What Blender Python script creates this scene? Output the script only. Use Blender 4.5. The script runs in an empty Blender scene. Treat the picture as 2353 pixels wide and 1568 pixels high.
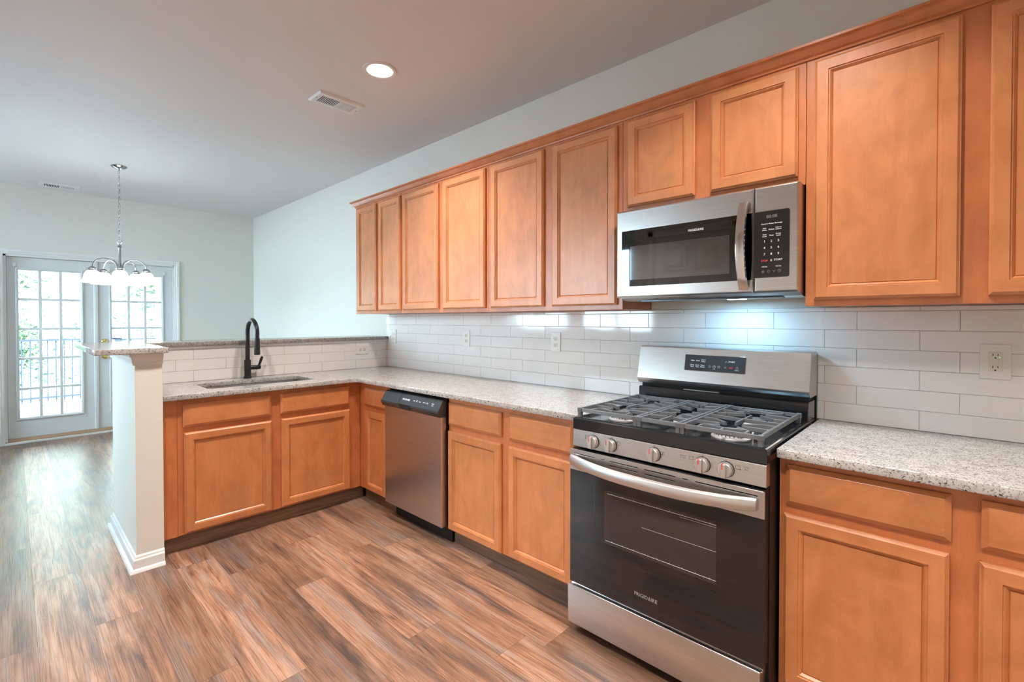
import bpy, bmesh, math, random
from mathutils import Vector, Matrix
random.seed(7)
sc = bpy.context.scene
COL = sc.collection
PI = math.pi

# ------------------------------------------------------------------ camera
def make_camera():
    cam = bpy.data.cameras.new('camera'); co = bpy.data.objects.new('camera', cam); COL.objects.link(co)
    yw, pt, rl = math.radians(43.652), math.radians(-0.698), math.radians(-0.015)
    f = Vector((-math.sin(yw)*math.cos(pt), math.cos(yw)*math.cos(pt), math.sin(pt)))
    r = Vector((math.cos(yw), math.sin(yw), 0)); u = r.cross(f)
    r2 = r*math.cos(rl) + u*math.sin(rl); u2 = -r*math.sin(rl) + u*math.cos(rl)
    m = Matrix((r2, u2, -f)).transposed().to_4x4(); m.translation = Vector((1.1999, -2.389, 1.3333))
    co.matrix_world = m
    cam.sensor_width = 36; cam.lens = 1087.97*36/2353
    cam.shift_x = 7.98/2353; cam.shift_y = -34.85/2353
    cam.clip_start = 0.02; cam.clip_end = 200
    sc.camera = co
make_camera()

# ------------------------------------------------------------------ world, sun, exposure
SKY = (0.63, 0.86, 1.0); SKY_STRENGTH = 22.0
SUN_STRENGTH = 85.0
LAMP_W = 20.0
EXPOSURE = 0.27
w = bpy.data.worlds.new('world'); sc.world = w; w.use_nodes = True
bg = w.node_tree.nodes['Background']; bg.inputs[0].default_value = (*SKY, 1); bg.inputs[1].default_value = SKY_STRENGTH
sun = bpy.data.lights.new('sun', 'SUN'); sun.energy = SUN_STRENGTH; sun.angle = math.radians(3); sun.color = (0.74, 0.90, 1.0)
so = bpy.data.objects.new('sun', sun); COL.objects.link(so)
so.rotation_euler = Vector((0.42, 0.25, 0.87)).to_track_quat('Z', 'Y').to_euler(); so.location = (10, 6, 12)
sc.view_settings.view_transform = 'Standard'; sc.view_settings.look = 'None'
sc.view_settings.exposure = EXPOSURE; sc.view_settings.gamma = 1; sc.view_settings.use_curve_mapping = False
sc.cycles.use_denoising = True; sc.cycles.max_bounces = 8; sc.cycles.diffuse_bounces = 5; sc.cycles.glossy_bounces = 4
sc.cycles.transparent_max_bounces = 8; sc.cycles.sample_clamp_indirect = 8; sc.cycles.caustics_reflective = False; sc.cycles.caustics_refractive = False

# ------------------------------------------------------------------ materials
def newmat(name):
    m = bpy.data.materials.new(name); m.use_nodes = True
    nt = m.node_tree; return m, nt, nt.nodes['Principled BSDF']
def simple(name, col, rough=0.5, metal=0.0, spec=0.5, coat=0.0, emis=None, es=0.0):
    m, nt, b = newmat(name)
    b.inputs['Base Color'].default_value = (*col, 1); b.inputs['Roughness'].default_value = rough
    b.inputs['Metallic'].default_value = metal; b.inputs['Specular IOR Level'].default_value = spec
    b.inputs['Coat Weight'].default_value = coat
    if emis: b.inputs['Emission Color'].default_value = (*emis, 1); b.inputs['Emission Strength'].default_value = es
    return m
class NT:
    def __init__(s, nt): s.nt = nt
    def n(s, t, **k):
        x = s.nt.nodes.new(t)
        for a, v in k.items(): setattr(x, a, v)
        return x
    def l(s, a, b): s.nt.links.new(a, b)
    def coords(s, scale, rnd=True, kind='Object', rot=(0, 0, 0)):
        tc = s.n('ShaderNodeTexCoord'); mp = s.n('ShaderNodeMapping'); mp.inputs['Scale'].default_value = scale
        mp.inputs['Rotation'].default_value = rot
        if rnd:
            oi = s.n('ShaderNodeObjectInfo'); mu = s.n('ShaderNodeVectorMath', operation='SCALE'); mu.inputs[0].default_value = (17, 31, 23)
            s.l(oi.outputs['Random'], mu.inputs['Scale']); ad = s.n('ShaderNodeVectorMath', operation='ADD')
            s.l(tc.outputs[kind], ad.inputs[0]); s.l(mu.outputs[0], ad.inputs[1]); s.l(ad.outputs[0], mp.inputs[0])
        else: s.l(tc.outputs[kind], mp.inputs[0])
        return mp.outputs[0]
    def noise(s, vec, scale, detail=4, rough=0.5, dist=0.0):
        x = s.n('ShaderNodeTexNoise'); x.inputs['Scale'].default_value = scale; x.inputs['Detail'].default_value = detail
        x.inputs['Roughness'].default_value = rough; x.inputs['Distortion'].default_value = dist
        if vec: s.l(vec, x.inputs['Vector'])
        return x.outputs['Fac']
    def ramp(s, fac, stops):
        x = s.n('ShaderNodeValToRGB'); cr = x.color_ramp
        while len(cr.elements) < len(stops): cr.elements.new(0.5)
        for e, (p, c) in zip(cr.elements, stops): e.position = p; e.color = (*c, 1) if len(c) == 3 else c
        s.l(fac, x.inputs[0]); return x.outputs[0]
    def mix(s, fac, a, b, mode='MIX'):
        x = s.n('ShaderNodeMix', data_type='RGBA', blend_type=mode)
        for sock, v in ((x.inputs[0], fac), (x.inputs[6], a), (x.inputs[7], b)):
            if hasattr(v, 'is_linked') or hasattr(v, 'links'): s.l(v, sock)
            elif isinstance(v, (int, float)): sock.default_value = v
            else: sock.default_value = (*v, 1)
        return x.outputs[2]
    def bump(s, h, strength, dist, bsdf):
        x = s.n('ShaderNodeBump'); x.inputs['Strength'].default_value = strength; x.inputs['Distance'].default_value = dist
        s.l(h, x.inputs['Height']); s.l(x.outputs[0], bsdf.inputs['Normal'])

def mat_maple(name, horiz=False, tint=(1, 1, 1)):
    m, nt, b = newmat(name); N = NT(nt)
    sc1 = (1.3, 1.3, 9) if horiz else (9, 9, 1.3)
    if horiz: sc1 = (1.3, 1.3, 14)
    else: sc1 = (10, 10, 1.2)
    v = N.coords(sc1); n1 = N.noise(v, 1.6, 4, 0.5, 0.8)
    v2 = N.coords((90, 90, 3) if not horiz else (3, 3, 90)); n2 = N.noise(v2, 2.0, 4, 0.6)
    v3 = N.coords((4, 4, 2.6)); n3 = N.noise(v3, 2.2, 5, 0.58, 0.9)
    t = tint
    c1 = N.ramp(n1, [(0.25, (0.565*t[0], 0.204*t[1], 0.072*t[2])), (0.5, (0.615*t[0], 0.236*t[1], 0.086*t[2])), (0.75, (0.645*t[0], 0.260*t[1], 0.100*t[2]))])
    c2 = N.ramp(n2, [(0.35, (0.965, 0.955, 0.945)), (0.6, (1, 1, 1))])
    c3 = N.ramp(n3, [(0.32, (0.86, 0.83, 0.79)), (0.62, (1.06, 1.06, 1.06))])
    c = N.mix(1.0, N.mix(1.0, c1, c2, 'MULTIPLY'), c3, 'MULTIPLY')
    oi = N.n('ShaderNodeObjectInfo'); hsv = N.n('ShaderNodeHueSaturation')
    mr = N.n('ShaderNodeMapRange'); mr.inputs[3].default_value = 0.93; mr.inputs[4].default_value = 1.06
    N.l(oi.outputs['Random'], mr.inputs[0]); N.l(mr.outputs[0], hsv.inputs['Value']); N.l(c, hsv.inputs['Color'])
    N.l(hsv.outputs[0], b.inputs['Base Color'])
    b.inputs['Roughness'].default_value = 0.40; b.inputs['Specular IOR Level'].default_value = 0.5
    b.inputs['Coat Weight'].default_value = 0.5; b.inputs['Coat Roughness'].default_value = 0.26
    N.bump(n2, 0.04, 0.001, b)
    return m
MAPLE = mat_maple('maple'); MAPLE_H = mat_maple('maple_rail', True); MAPLE_F = mat_maple('maple_frame', False, (0.90, 0.77, 0.70))

def mat_granite():
    m, nt, b = newmat('granite'); N = NT(nt)
    v = N.coords((1, 1, 1), False)
    base = N.ramp(N.noise(v, 22, 6, 0.65), [(0.3, (0.38, 0.37, 0.36)), (0.5, (0.53, 0.52, 0.50)), (0.7, (0.61, 0.60, 0.585))])
    v2 = N.coords((1, 2.2, 1.6), False, rot=(0.3, 0.4, 0.6))
    sp = N.ramp(N.noise(v2, 95, 3, 0.6, 0.8), [(0.365, (1, 1, 1)), (0.40, (0, 0, 0))])
    v3 = N.coords((1.6, 1, 1.3), False, rot=(0.1, 0.8, -0.5))
    sp2 = N.ramp(N.noise(v3, 60, 4, 0.62, 0.6), [(0.335, (1, 1, 1)), (0.365, (0, 0, 0))])
    sp3 = N.ramp(N.noise(v3, 130, 2, 0.5, 0.3), [(0.375, (1, 1, 1)), (0.43, (0, 0, 0))])
    c = N.mix(sp3, base, (0.25, 0.24, 0.235)); c = N.mix(sp, c, (0.045, 0.045, 0.05)); c = N.mix(sp2, c, (0.09, 0.035, 0.035))
    N.l(c, b.inputs['Base Color']); b.inputs['Roughness'].default_value = 0.12; b.inputs['Specular IOR Level'].default_value = 0.5
    return m
GRANITE = mat_granite()

def mat_steel(name, col=(0.60, 0.585, 0.57), rough=0.30, brush=(2, 2, 220)):
    m, nt, b = newmat(name); N = NT(nt)
    v = N.coords(brush); n = N.noise(v, 3, 3, 0.6)
    c = N.ramp(n, [(0.3, tuple(x*0.9 for x in col)), (0.7, tuple(min(1, x*1.08) for x in col))])
    N.l(c, b.inputs['Base Color']); b.inputs['Metallic'].default_value = 1; b.inputs['Roughness'].default_value = rough
    b.inputs['Anisotropic'].default_value = 0.35
    N.bump(n, 0.03, 0.0004, b)
    return m
STEEL = mat_steel('brushed_steel'); STEEL_V = mat_steel('brushed_steel_vertical', brush=(220, 220, 2))
STEEL_DK = mat_steel('dishwasher_steel', (0.52, 0.50, 0.485), 0.30, (2, 2, 220))
SATIN = simple('satin_steel', (0.70, 0.69, 0.68), 0.38, 1.0)
RACKM = simple('oven_rack_wire', (0.42, 0.42, 0.42), 0.5, 0.6)
CHROME = simple('polished_steel', (0.68, 0.68, 0.68), 0.12, 1.0)
NICKEL = simple('brushed_nickel', (0.40, 0.41, 0.42), 0.22, 1.0)
ALU = simple('burner_aluminium', (0.78, 0.79, 0.82), 0.35, 0.3)
BRASS = simple('brass', (0.75, 0.58, 0.22), 0.2, 1.0)
ENAMEL = simple('black_enamel', (0.012, 0.014, 0.016), 0.12, 0, 0.6)
BLACK = simple('black_plastic', (0.012, 0.013, 0.014), 0.45, 0, 0.25)
BLACK_DK = simple('black_void', (0.006, 0.006, 0.006), 0.7)
CTRL = simple('dark_grey_gloss', (0.035, 0.040, 0.045), 0.16, 0, 0.6)
IRON = simple('grey_cast_iron', (0.105, 0.115, 0.124), 0.42, 0, 0.5)
FAUCET_M = simple('matte_black_metal', (0.022, 0.026, 0.029), 0.28, 0.4, 0.5)
WALLP = simple('wall_paint', (0.755, 0.760, 0.705), 0.55, 0, 0.3)
CEILP = simple('ceiling_paint', (0.76, 0.765, 0.76), 0.6, 0, 0.3)
TRIMW = simple('white_trim_paint', (0.80, 0.82, 0.82), 0.35)
DOORW = simple('white_door_paint', (0.72, 0.77, 0.78), 0.4)
PLASTIC_W = simple('white_plastic', (0.80, 0.80, 0.77), 0.3)
PLASTIC_I = simple('ivory_plastic', (0.72, 0.69, 0.60), 0.3)
LED_G = simple('green_led', (0.1, 0.8, 0.1), 0.3, emis=(0.2, 1, 0.1), es=1.5)
GROUT = simple('grey_grout', (0.36, 0.37, 0.37), 0.8)
TEXTW = simple('white_print', (0.75, 0.77, 0.80), 0.5)
TEXTG = simple('grey_print', (0.30, 0.31, 0.32), 0.5)
TEXTK = simple('black_print', (0.03, 0.03, 0.03), 0.5)
TEXTR = simple('red_print', (0.75, 0.06, 0.05), 0.4)
GLASSK = simple('black_glass', (0.012, 0.012, 0.013), 0.05, 0, 0.65)
LENS = simple('lamp_lens', (1, 1, 1), 0.4, emis=(1, 0.96, 0.90), es=14)
SHADE = simple('lit_opal_glass', (0.95, 0.95, 0.95), 0.3, emis=(1, 0.99, 0.97), es=5.0)
BULB = simple('lit_bulb', (1, 1, 1), 0.3, emis=(1, 0.97, 0.92), es=12)
WOODTH = simple('oak_threshold', (0.36, 0.22, 0.13), 0.5)
FENCEB = simple('black_fence_metal', (0.012, 0.016, 0.022), 0.6, 0, 0.2)
BARK = simple('tree_bark', (0.42, 0.37, 0.32), 0.9)
POSTW = simple('white_exterior_paint', (0.85, 0.85, 0.85), 0.5)
CONC = simple('patio_concrete', (0.60, 0.63, 0.66), 0.9)

def mat_tile():
    m, nt, b = newmat('white_glazed_tile'); N = NT(nt)
    v = N.coords((1, 1, 1), False); n = N.noise(v, 3.0, 2, 0.5)
    N.l(N.ramp(n, [(0.3, (0.80, 0.80, 0.785)), (0.7, (0.85, 0.85, 0.838))]), b.inputs['Base Color'])
    b.inputs['Roughness'].default_value = 0.06; b.inputs['Specular IOR Level'].default_value = 0.5
    N.bump(N.noise(v, 9, 2, 0.5), 0.035, 0.01, b)
    return m
TILE = mat_tile()

def mat_floor():
    m, nt, b = newmat('vinyl_plank'); N = NT(nt)
    uv = N.n('ShaderNodeUVMap', uv_map='plank'); at = N.n('ShaderNodeAttribute', attribute_name='tone')
    mul = N.n('ShaderNodeVectorMath', operation='SCALE'); mul.inputs[0].default_value = (37, 19, 53); N.l(at.outputs['Fac'], mul.inputs['Scale'])
    ad = N.n('ShaderNodeVectorMath', operation='ADD'); N.l(uv.outputs[0], ad.inputs[0]); N.l(mul.outputs[0], ad.inputs[1])
    def mp(s):
        x = N.n('ShaderNodeMapping'); x.inputs['Scale'].default_value = s; N.l(ad.outputs[0], x.inputs[0]); return x.outputs[0]
    big = N.noise(mp((0.9, 6.5, 1)), 1.6, 5, 0.6, 0.9)
    med = N.noise(mp((1.1, 21, 1)), 1.4, 7, 0.68, 1.6)
    fin = N.noise(mp((2.0, 130, 1)), 1.5, 4, 0.65, 1.6)
    c = N.ramp(big, [(0.30, (0.095, 0.062, 0.052)), (0.40, (0.22, 0.118, 0.078)), (0.50, (0.36, 0.185, 0.108)), (0.60, (0.43, 0.245, 0.155)), (0.72, (0.33, 0.255, 0.222))])
    g = N.ramp(med, [(0.34, (0.48, 0.44, 0.43)), (0.48, (1.0, 1.0, 1.0)), (0.66, (1.12, 1.22, 1.36))])
    c = N.mix(0.85, c, g, 'MULTIPLY')
    gr = N.ramp(N.noise(mp((0.8, 12, 1)), 1.3, 5, 0.6, 1.0), [(0.52, (0, 0, 0)), (0.68, (0.75, 0.75, 0.75))])
    c = N.mix(gr, c, (0.33, 0.275, 0.255))
    f = N.ramp(fin, [(0.38, (0.55, 0.50, 0.48)), (0.54, (1.12, 1.12, 1.12))])
    c = N.mix(0.95, c, f, 'MULTIPLY')
    hsv = N.n('ShaderNodeHueSaturation'); mr = N.n('ShaderNodeMapRange'); mr.inputs[3].default_value = 0.52; mr.inputs[4].default_value = 1.02
    N.l(at.outputs['Fac'], mr.inputs[0]); N.l(mr.outputs[0], hsv.inputs['Value']); N.l(c, hsv.inputs['Color'])
    N.l(hsv.outputs[0], b.inputs['Base Color'])
    r = N.ramp(fin, [(0.35, (0.40, 0.40, 0.40)), (0.65, (0.29, 0.29, 0.29))]); N.l(r, b.inputs['Roughness'])
    b.inputs['Specular IOR Level'].default_value = 0.9
    N.bump(fin, 0.14, 0.002, b)
    return m
FLOORM = mat_floor()

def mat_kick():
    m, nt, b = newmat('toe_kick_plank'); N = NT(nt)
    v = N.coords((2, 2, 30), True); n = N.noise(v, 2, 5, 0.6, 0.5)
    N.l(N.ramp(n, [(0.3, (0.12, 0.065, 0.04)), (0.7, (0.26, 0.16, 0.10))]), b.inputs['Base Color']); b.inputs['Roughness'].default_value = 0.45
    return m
KICK = mat_kick()

def mat_glass(name, gl=0.08, tint=(1, 1, 1)):
    m = bpy.data.materials.new(name); m.use_nodes = True; nt = m.node_tree; nt.nodes.clear(); N = NT(nt)
    o = N.n('ShaderNodeOutputMaterial'); mx = N.n('ShaderNodeMixShader'); t = N.n('ShaderNodeBsdfTransparent'); g = N.n('ShaderNodeBsdfGlossy')
    t.inputs[0].default_value = (*tint, 1); g.inputs['Roughness'].default_value = 0.02
    fr = N.n('ShaderNodeFresnel'); fr.inputs[0].default_value = 1.45
    N.l(fr.outputs[0], mx.inputs[0]); N.l(t.outputs[0], mx.inputs[1]); N.l(g.outputs[0], mx.inputs[2]); N.l(mx.outputs[0], o.inputs[0])
    return m
GLASS = mat_glass('clear_window_glass'); OVENGLASS = mat_glass('tinted_oven_glass', tint=(0.30, 0.28, 0.27))

def mat_leaf():
    m, nt, b = newmat('leaf_green'); N = NT(nt)
    n = N.noise(N.coords((1, 1, 1), False), 2.5, 4, 0.6)
    N.l(N.ramp(n, [(0.3, (0.005, 0.022, 0.010)), (0.46, (0.025, 0.060, 0.022)), (0.64, (0.16, 0.25, 0.11))]), b.inputs['Base Color']); b.inputs['Roughness'].default_value = 0.6
    return m
LEAF = mat_leaf()
def mat_litter():
    m, nt, b = newmat('leaf_litter'); N = NT(nt)
    v = N.coords((1, 1, 1), False)
    N.l(N.ramp(N.noise(v, 11, 8, 0.7, 0.5), [(0.43, (0.008, 0.007, 0.010)), (0.49, (0.028, 0.024, 0.030)), (0.55, (0.70, 0.68, 0.71))]), b.inputs['Base Color']); b.inputs['Roughness'].default_value = 0.9  # pale stop stands for blown-out bright ground, dark stops for the litter
    return m
LITTER = mat_litter()
def mat_hill():
    m, nt, b = newmat('hillside_growth'); N = NT(nt)
    v = N.coords((1, 1, 1), False)
    N.l(N.ramp(N.noise(v, 3.5, 8, 0.75, 0.8), [(0.42, (0.006, 0.018, 0.010)), (0.49, (0.018, 0.038, 0.018)), (0.52, (0.05, 0.08, 0.04)), (0.57, (0.70, 0.72, 0.70))]), b.inputs['Base Color']); b.inputs['Roughness'].default_value = 0.9  # pale stop puts overexposed daylight into the colour; dark stops are growth
    return m
HILL = mat_hill()

# ------------------------------------------------------------------ mesh helpers (geometry written in room coordinates)
ORG = {}
class MB:
    def __init__(s): s.v = []; s.f = []; s.m = []
    def add(s, vs, fs, m=0):
        o = len(s.v); s.v += [tuple(p) for p in vs]
        for f in fs: s.f.append([i+o for i in f]); s.m.append(m)
        return s
    def box(s, x0, x1, y0, y1, z0, z1, m=0):
        x0, x1 = min(x0, x1), max(x0, x1); y0, y1 = min(y0, y1), max(y0, y1); z0, z1 = min(z0, z1), max(z0, z1)
        vs = [(x, y, z) for z in (z0, z1) for y in (y0, y1) for x in (x0, x1)]
        return s.add(vs, [(0, 2, 3, 1), (4, 5, 7, 6), (0, 1, 5, 4), (2, 6, 7, 3), (0, 4, 6, 2), (1, 3, 7, 5)], m)
    def prism(s, poly, axis, a, b, m=0):
        n = len(poly)
        def P(p, t): return (t, p[0], p[1]) if axis == 'x' else (p[0], t, p[1]) if axis == 'y' else (p[0], p[1], t)
        vs = [P(p, a) for p in poly] + [P(p, b) for p in poly]
        fs = [list(range(n)), list(range(2*n-1, n-1, -1))] + [(i, (i+1) % n, n+(i+1) % n, n+i) for i in range(n)]
        return s.add(vs, fs, m)
    def tube(s, pts, r, n=12, closed=False, m=0, flat=1.0):
        pts = [Vector(p) for p in pts]; k = len(pts); rr = r if isinstance(r, (list, tuple)) else [r]*k
        vs = []; up = None
        for i, p in enumerate(pts):
            a = pts[(i-1) % k] if (closed or i > 0) else p; b = pts[(i+1) % k] if (closed or i < k-1) else p
            t = (b-a).normalized()
            if up is None:
                up = Vector((0, 0, 1)) if abs(t.z) < 0.9 else Vector((1, 0, 0))
            x = t.cross(up); 
            if x.length < 1e-6: x = t.cross(Vector((0, 1, 0.01)))
            x.normalize(); y = x.cross(t).normalized(); up = y
            for j in range(n):
                an = 2*PI*j/n; vs.append(p + x*math.cos(an)*rr[i] + y*math.sin(an)*rr[i]*flat)
        fs = []
        for i in range(k if closed else k-1):
            for j in range(n):
                a = i*n+j; b = i*n+(j+1) % n; c = ((i+1) % k)*n+(j+1) % n; d = ((i+1) % k)*n+j; fs.append((a, b, c, d))
        if not closed: fs += [list(range(n))[::-1], [(k-1)*n+j for j in range(n)]]
        return s.add(vs, fs, m)
    def lathe(s, prof, c, axis='z', n=32, m=0):
        # prof: (radius, height) pairs along axis from centre c
        vs = []; k = len(prof)
        for r, h in prof:
            for j in range(n):
                a = 2*PI*j/n; q = (r*math.cos(a), r*math.sin(a))
                if axis == 'z': vs.append((c[0]+q[0], c[1]+q[1], c[2]+h))
                elif axis == 'y': vs.append((c[0]+q[0], c[1]+h, c[2]+q[1]))
                else: vs.append((c[0]+h, c[1]+q[0], c[2]+q[1]))
        fs = [(i*n+j, i*n+(j+1) % n, (i+1)*n+(j+1) % n, (i+1)*n+j) for i in range(k-1) for j in range(n)]
        if prof[0][0] > 1e-5: fs.append(list(range(n))[::-1])
        if prof[-1][0] > 1e-5: fs.append([(k-1)*n+j for j in range(n)])
        return s.add(vs, fs, m)
    def rings(s, P, u0, u1, v0, v1, prof, m=0, cap0=True, cap1=True):
        # nested rectangular loops: prof = (inset, height); P maps (u,v,w) to the room
        vs = []
        for i, h in prof: vs += [P(u0+i, v0+i, h), P(u1-i, v0+i, h), P(u1-i, v1-i, h), P(u0+i, v1-i, h)]
        fs = [(4*k+j, 4*k+(j+1) % 4, 4*k+4+(j+1) % 4, 4*k+4+j) for k in range(len(prof)-1) for j in range(4)]
        if cap0: fs.append((3, 2, 1, 0))
        if cap1: n = 4*(len(prof)-1); fs.append((n, n+1, n+2, n+3))
        return s.add(vs, fs, m)
    def bar(s, p, q, w, h, m=0, taper=0.7):
        p = Vector(p); q = Vector(q); t = (q-p).normalized(); x = t.cross(Vector((0, 0, 1))).normalized()*w/2; z = Vector((0, 0, h))
        vs = []
        for e in (p, q): vs += [e-x-z, e+x-z, e+x*taper, e-x*taper]
        return s.add(vs, [(3, 2, 1, 0), (4, 5, 6, 7), (0, 1, 5, 4), (1, 2, 6, 5), (2, 3, 7, 6), (3, 0, 4, 7)], m)
    def build(s, name, mats, parent=None, smooth=False, bevel=0.0, seg=2, origin=None):
        me = bpy.data.meshes.new(name)
        o = ORG.get(parent.name) if parent else (Vector(origin) if origin else Vector((0, 0, 0)))
        me.from_pydata([tuple(Vector(p)-o) for p in s.v], [], s.f)
        if not isinstance(mats, (list, tuple)): mats = [mats]
        for m in mats: me.materials.append(m)
        me.polygons.foreach_set('material_index', s.m)
        bm = bmesh.new(); bm.from_mesh(me); bmesh.ops.remove_doubles(bm, verts=bm.verts, dist=1e-6)
        bmesh.ops.recalc_face_normals(bm, faces=bm.faces); bm.to_mesh(me); bm.free()
        return link(name, me, parent, smooth, bevel, seg, o)
def link(name, me, parent, smooth=False, bevel=0.0, seg=2, o=None):
    ob = bpy.data.objects.new(name, me); COL.objects.link(ob)
    if parent: ob.parent = parent; ORG[ob.name] = ORG[parent.name]
    else:
        ob.location = o if o is not None else (0, 0, 0); ORG[ob.name] = Vector(ob.location)
    if smooth:
        for p in me.polygons: p.use_smooth = True
        try: me.set_sharp_from_angle(angle=math.radians(35))
        except Exception: pass
    if bevel:
        b = ob.modifiers.new('bevel', 'BEVEL'); b.width = bevel; b.segments = seg; b.limit_method = 'ANGLE'; b.angle_limit = math.radians(40)
        b.harden_normals = False
    return ob
def eval_mesh(ob):
    COL.objects.link(ob); bpy.context.view_layer.update()
    dg = bpy.context.evaluated_depsgraph_get(); me = bpy.data.meshes.new_from_object(ob.evaluated_get(dg))
    bpy.data.objects.remove(ob); return me
def finish(me, mats, parent, mat4, name, smooth=False):
    o = ORG[parent.name] if parent else Vector((0, 0, 0))
    me.transform(Matrix.Translation(-o) @ mat4); me.materials.clear()
    for m in (mats if isinstance(mats, (list, tuple)) else [mats]): me.materials.append(m)
    me.polygons.foreach_set('material_index', [0]*len(me.polygons))
    return link(name, me, parent, smooth, o=Vector((0, 0, 0)))
def rrect(x0, x1, y0, y1, r=0.0, n=6):
    if r <= 0: return [(x0, y0), (x1, y0), (x1, y1), (x0, y1)]
    o = []
    for cx, cy, a0 in ((x1-r, y0+r, -90), (x1-r, y1-r, 0), (x0+r, y1-r, 90), (x0+r, y0+r, 180)):
        for k in range(n+1):
            a = math.radians(a0+90*k/n); o.append((cx+r*math.cos(a), cy+r*math.sin(a)))
    return o
def plate(name, outlines, t, mat4, mats, parent, bevel=0.0):
    # a filled 2D outline (later ones are holes), thickness t along local +z
    cu = bpy.data.curves.new(name, 'CURVE'); cu.dimensions = '2D'; cu.fill_mode = 'BOTH'
    cu.extrude = t/2-bevel; cu.bevel_depth = bevel; cu.bevel_resolution = 2; cu.offset = -bevel
    for ol in outlines:
        sp = cu.splines.new('POLY'); sp.points.add(len(ol)-1); sp.use_cyclic_u = True
        for p, q in zip(sp.points, ol): p.co = (q[0], q[1], 0, 1)
    me = eval_mesh(bpy.data.objects.new(name, cu))
    return finish(me, mats, parent, mat4 @ Matrix.Translation((0, 0, t/2)), name)
def mframe(origin, u, v):
    u = Vector(u).normalized(); v = Vector(v).normalized(); n = u.cross(v)
    m = Matrix((u, v, n)).transposed().to_4x4(); m.translation = Vector(origin); return m
def letters(name, items, mat4, mat, parent, depth=0.0004):
    # items: (text, u, v, height, align); every word is a part of its own
    for txt, u, v, h, al in items:
        cu = bpy.data.curves.new('t', 'FONT'); cu.body = txt; cu.size = h*1.38; cu.align_x = al; cu.align_y = 'CENTER'; cu.extrude = depth
        cu.resolution_u = 3; cu.offset = h*0.012
        me = eval_mesh(bpy.data.objects.new('t', cu)); me.name = name; me.transform(Matrix.Translation((u, v, 0)))
        finish(me, mat, parent, mat4, name)
def icons(name, groups, mat4, mat, parent, r=0.0006):
    for g in groups:
        mb = MB()
        for pts, closed in (g if isinstance(g, list) else [g]): mb.tube([mat4 @ Vector((a, b, 0)) for a, b in pts], r, 4, closed)
        mb.build(name, mat, parent)
def circ(cx, cy, r, n=16): return [(cx+r*math.cos(2*PI*k/n), cy+r*math.sin(2*PI*k/n)) for k in range(n)]
def thing(name, label, cat, loc, group=None):
    o = bpy.data.objects.new(name, None); COL.objects.link(o); o.location = loc; o.empty_display_size = 0.1; ORG[o.name] = Vector(loc)
    return tag(o, label, cat, group)
def tag(o, label=None, cat=None, group=None, kind=None):
    if label: o['label'] = label
    if cat: o['category'] = cat
    if group: o['group'] = group
    if kind: o['kind'] = kind
    return o
def struct(name, mb, mat, label=None, **k):
    o = mb.build(name, mat, **k) if isinstance(mb, MB) else mb
    return tag(o, label, kind='structure')

XF, H = -6.119, 2.7816            # far wall, ceiling height
ZC, ZB = 0.911, 0.881             # countertop top and underside
XK = -2.612                       # tiled face of the half wall
FX = -2.021                       # face frame plane of the peninsula
FY = -0.610                       # face frame plane of the long run
T = 0.12
# ------------------------------------------------------------------ room shell
mb = MB(); mb.box(XF-T, 3.32, -5.12, T, H, H+0.15); struct('ceiling', mb, CEILP)
mb = MB(); mb.box(XF-T, 3.32, 0, T, -0.05, H); struct('wall_back', mb, WALLP, 'pale cream painted long wall behind the cabinets')
DY0, DY1, DZ = -2.453, -0.946, 2.038
mb = MB(); mb.box(XF-T, XF, -5.12, DY0, -0.05, H); mb.box(XF-T, XF, DY1, 0, -0.05, H); mb.box(XF-T, XF, DY0, DY1, DZ, H)
struct('wall_far', mb, WALLP, 'pale end wall around the french doors')
mb = MB(); mb.box(-1.4, 3.32, -3.22, -3.1, -0.05, H); struct('wall_near', mb, WALLP)
mb = MB(); mb.box(-1.4, -1.28, -5.12, -3.22, -0.05, H); struct('wall_return', mb, WALLP)
mb = MB(); mb.box(3.2, 3.32, -3.1, 0, -0.05, H); struct('wall_right', mb, WALLP)
# left wall with two windows
WN = [(-5.95, -4.25), (-4.0, -2.5)]; W0, W1 = 1.10, 2.50
mb = MB()
xs = [XF-T, WN[0][0], WN[0][1], WN[1][0], WN[1][1], -1.28]
for a, b in ((0, 1), (2, 3), (4, 5)): mb.box(xs[a], xs[b], -5.12, -5.0, -0.05, H)
for a, b in WN: mb.box(a, b, -5.12, -5.0, -0.05, W0); mb.box(a, b, -5.12, -5.0, W1, H)
struct('wall_left', mb, WALLP)
for i, (a, b) in enumerate(WN):
    mb = MB(); zm = (W0+W1)/2
    mb.box(a, a+0.05, -5.10, -5.04, W0, W1); mb.box(b-0.05, b, -5.10, -5.04, W0, W1); mb.box(a, b, -5.10, -5.04, W0, W0+0.06); mb.box(a, b, -5.10, -5.04, W1-0.06, W1)
    mb.box(a, b, -5.09, -5.05, zm-0.02, zm+0.02); mb.box((a+b)/2-0.015, (a+b)/2+0.015, -5.09, -5.05, W0, W1)
    mb.box(a-0.07, a, -4.999, -4.98, W0-0.07, W1+0.07); mb.box(b, b+0.07, -4.999, -4.98, W0-0.07, W1+0.07); mb.box(a-0.07, b+0.07, -4.999, -4.98, W1, W1+0.07); mb.box(a-0.09, b+0.09, -4.999, -4.95, W0-0.04, W0)
    wo = struct('window_%d' % (i+1), mb, TRIMW, 'white framed window in the left wall', bevel=0.003)
    g = MB(); g.box(a+0.02, b-0.02, -5.075, -5.071, W0+0.02, W1-0.02); g.build('pane', GLASS, wo)

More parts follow.
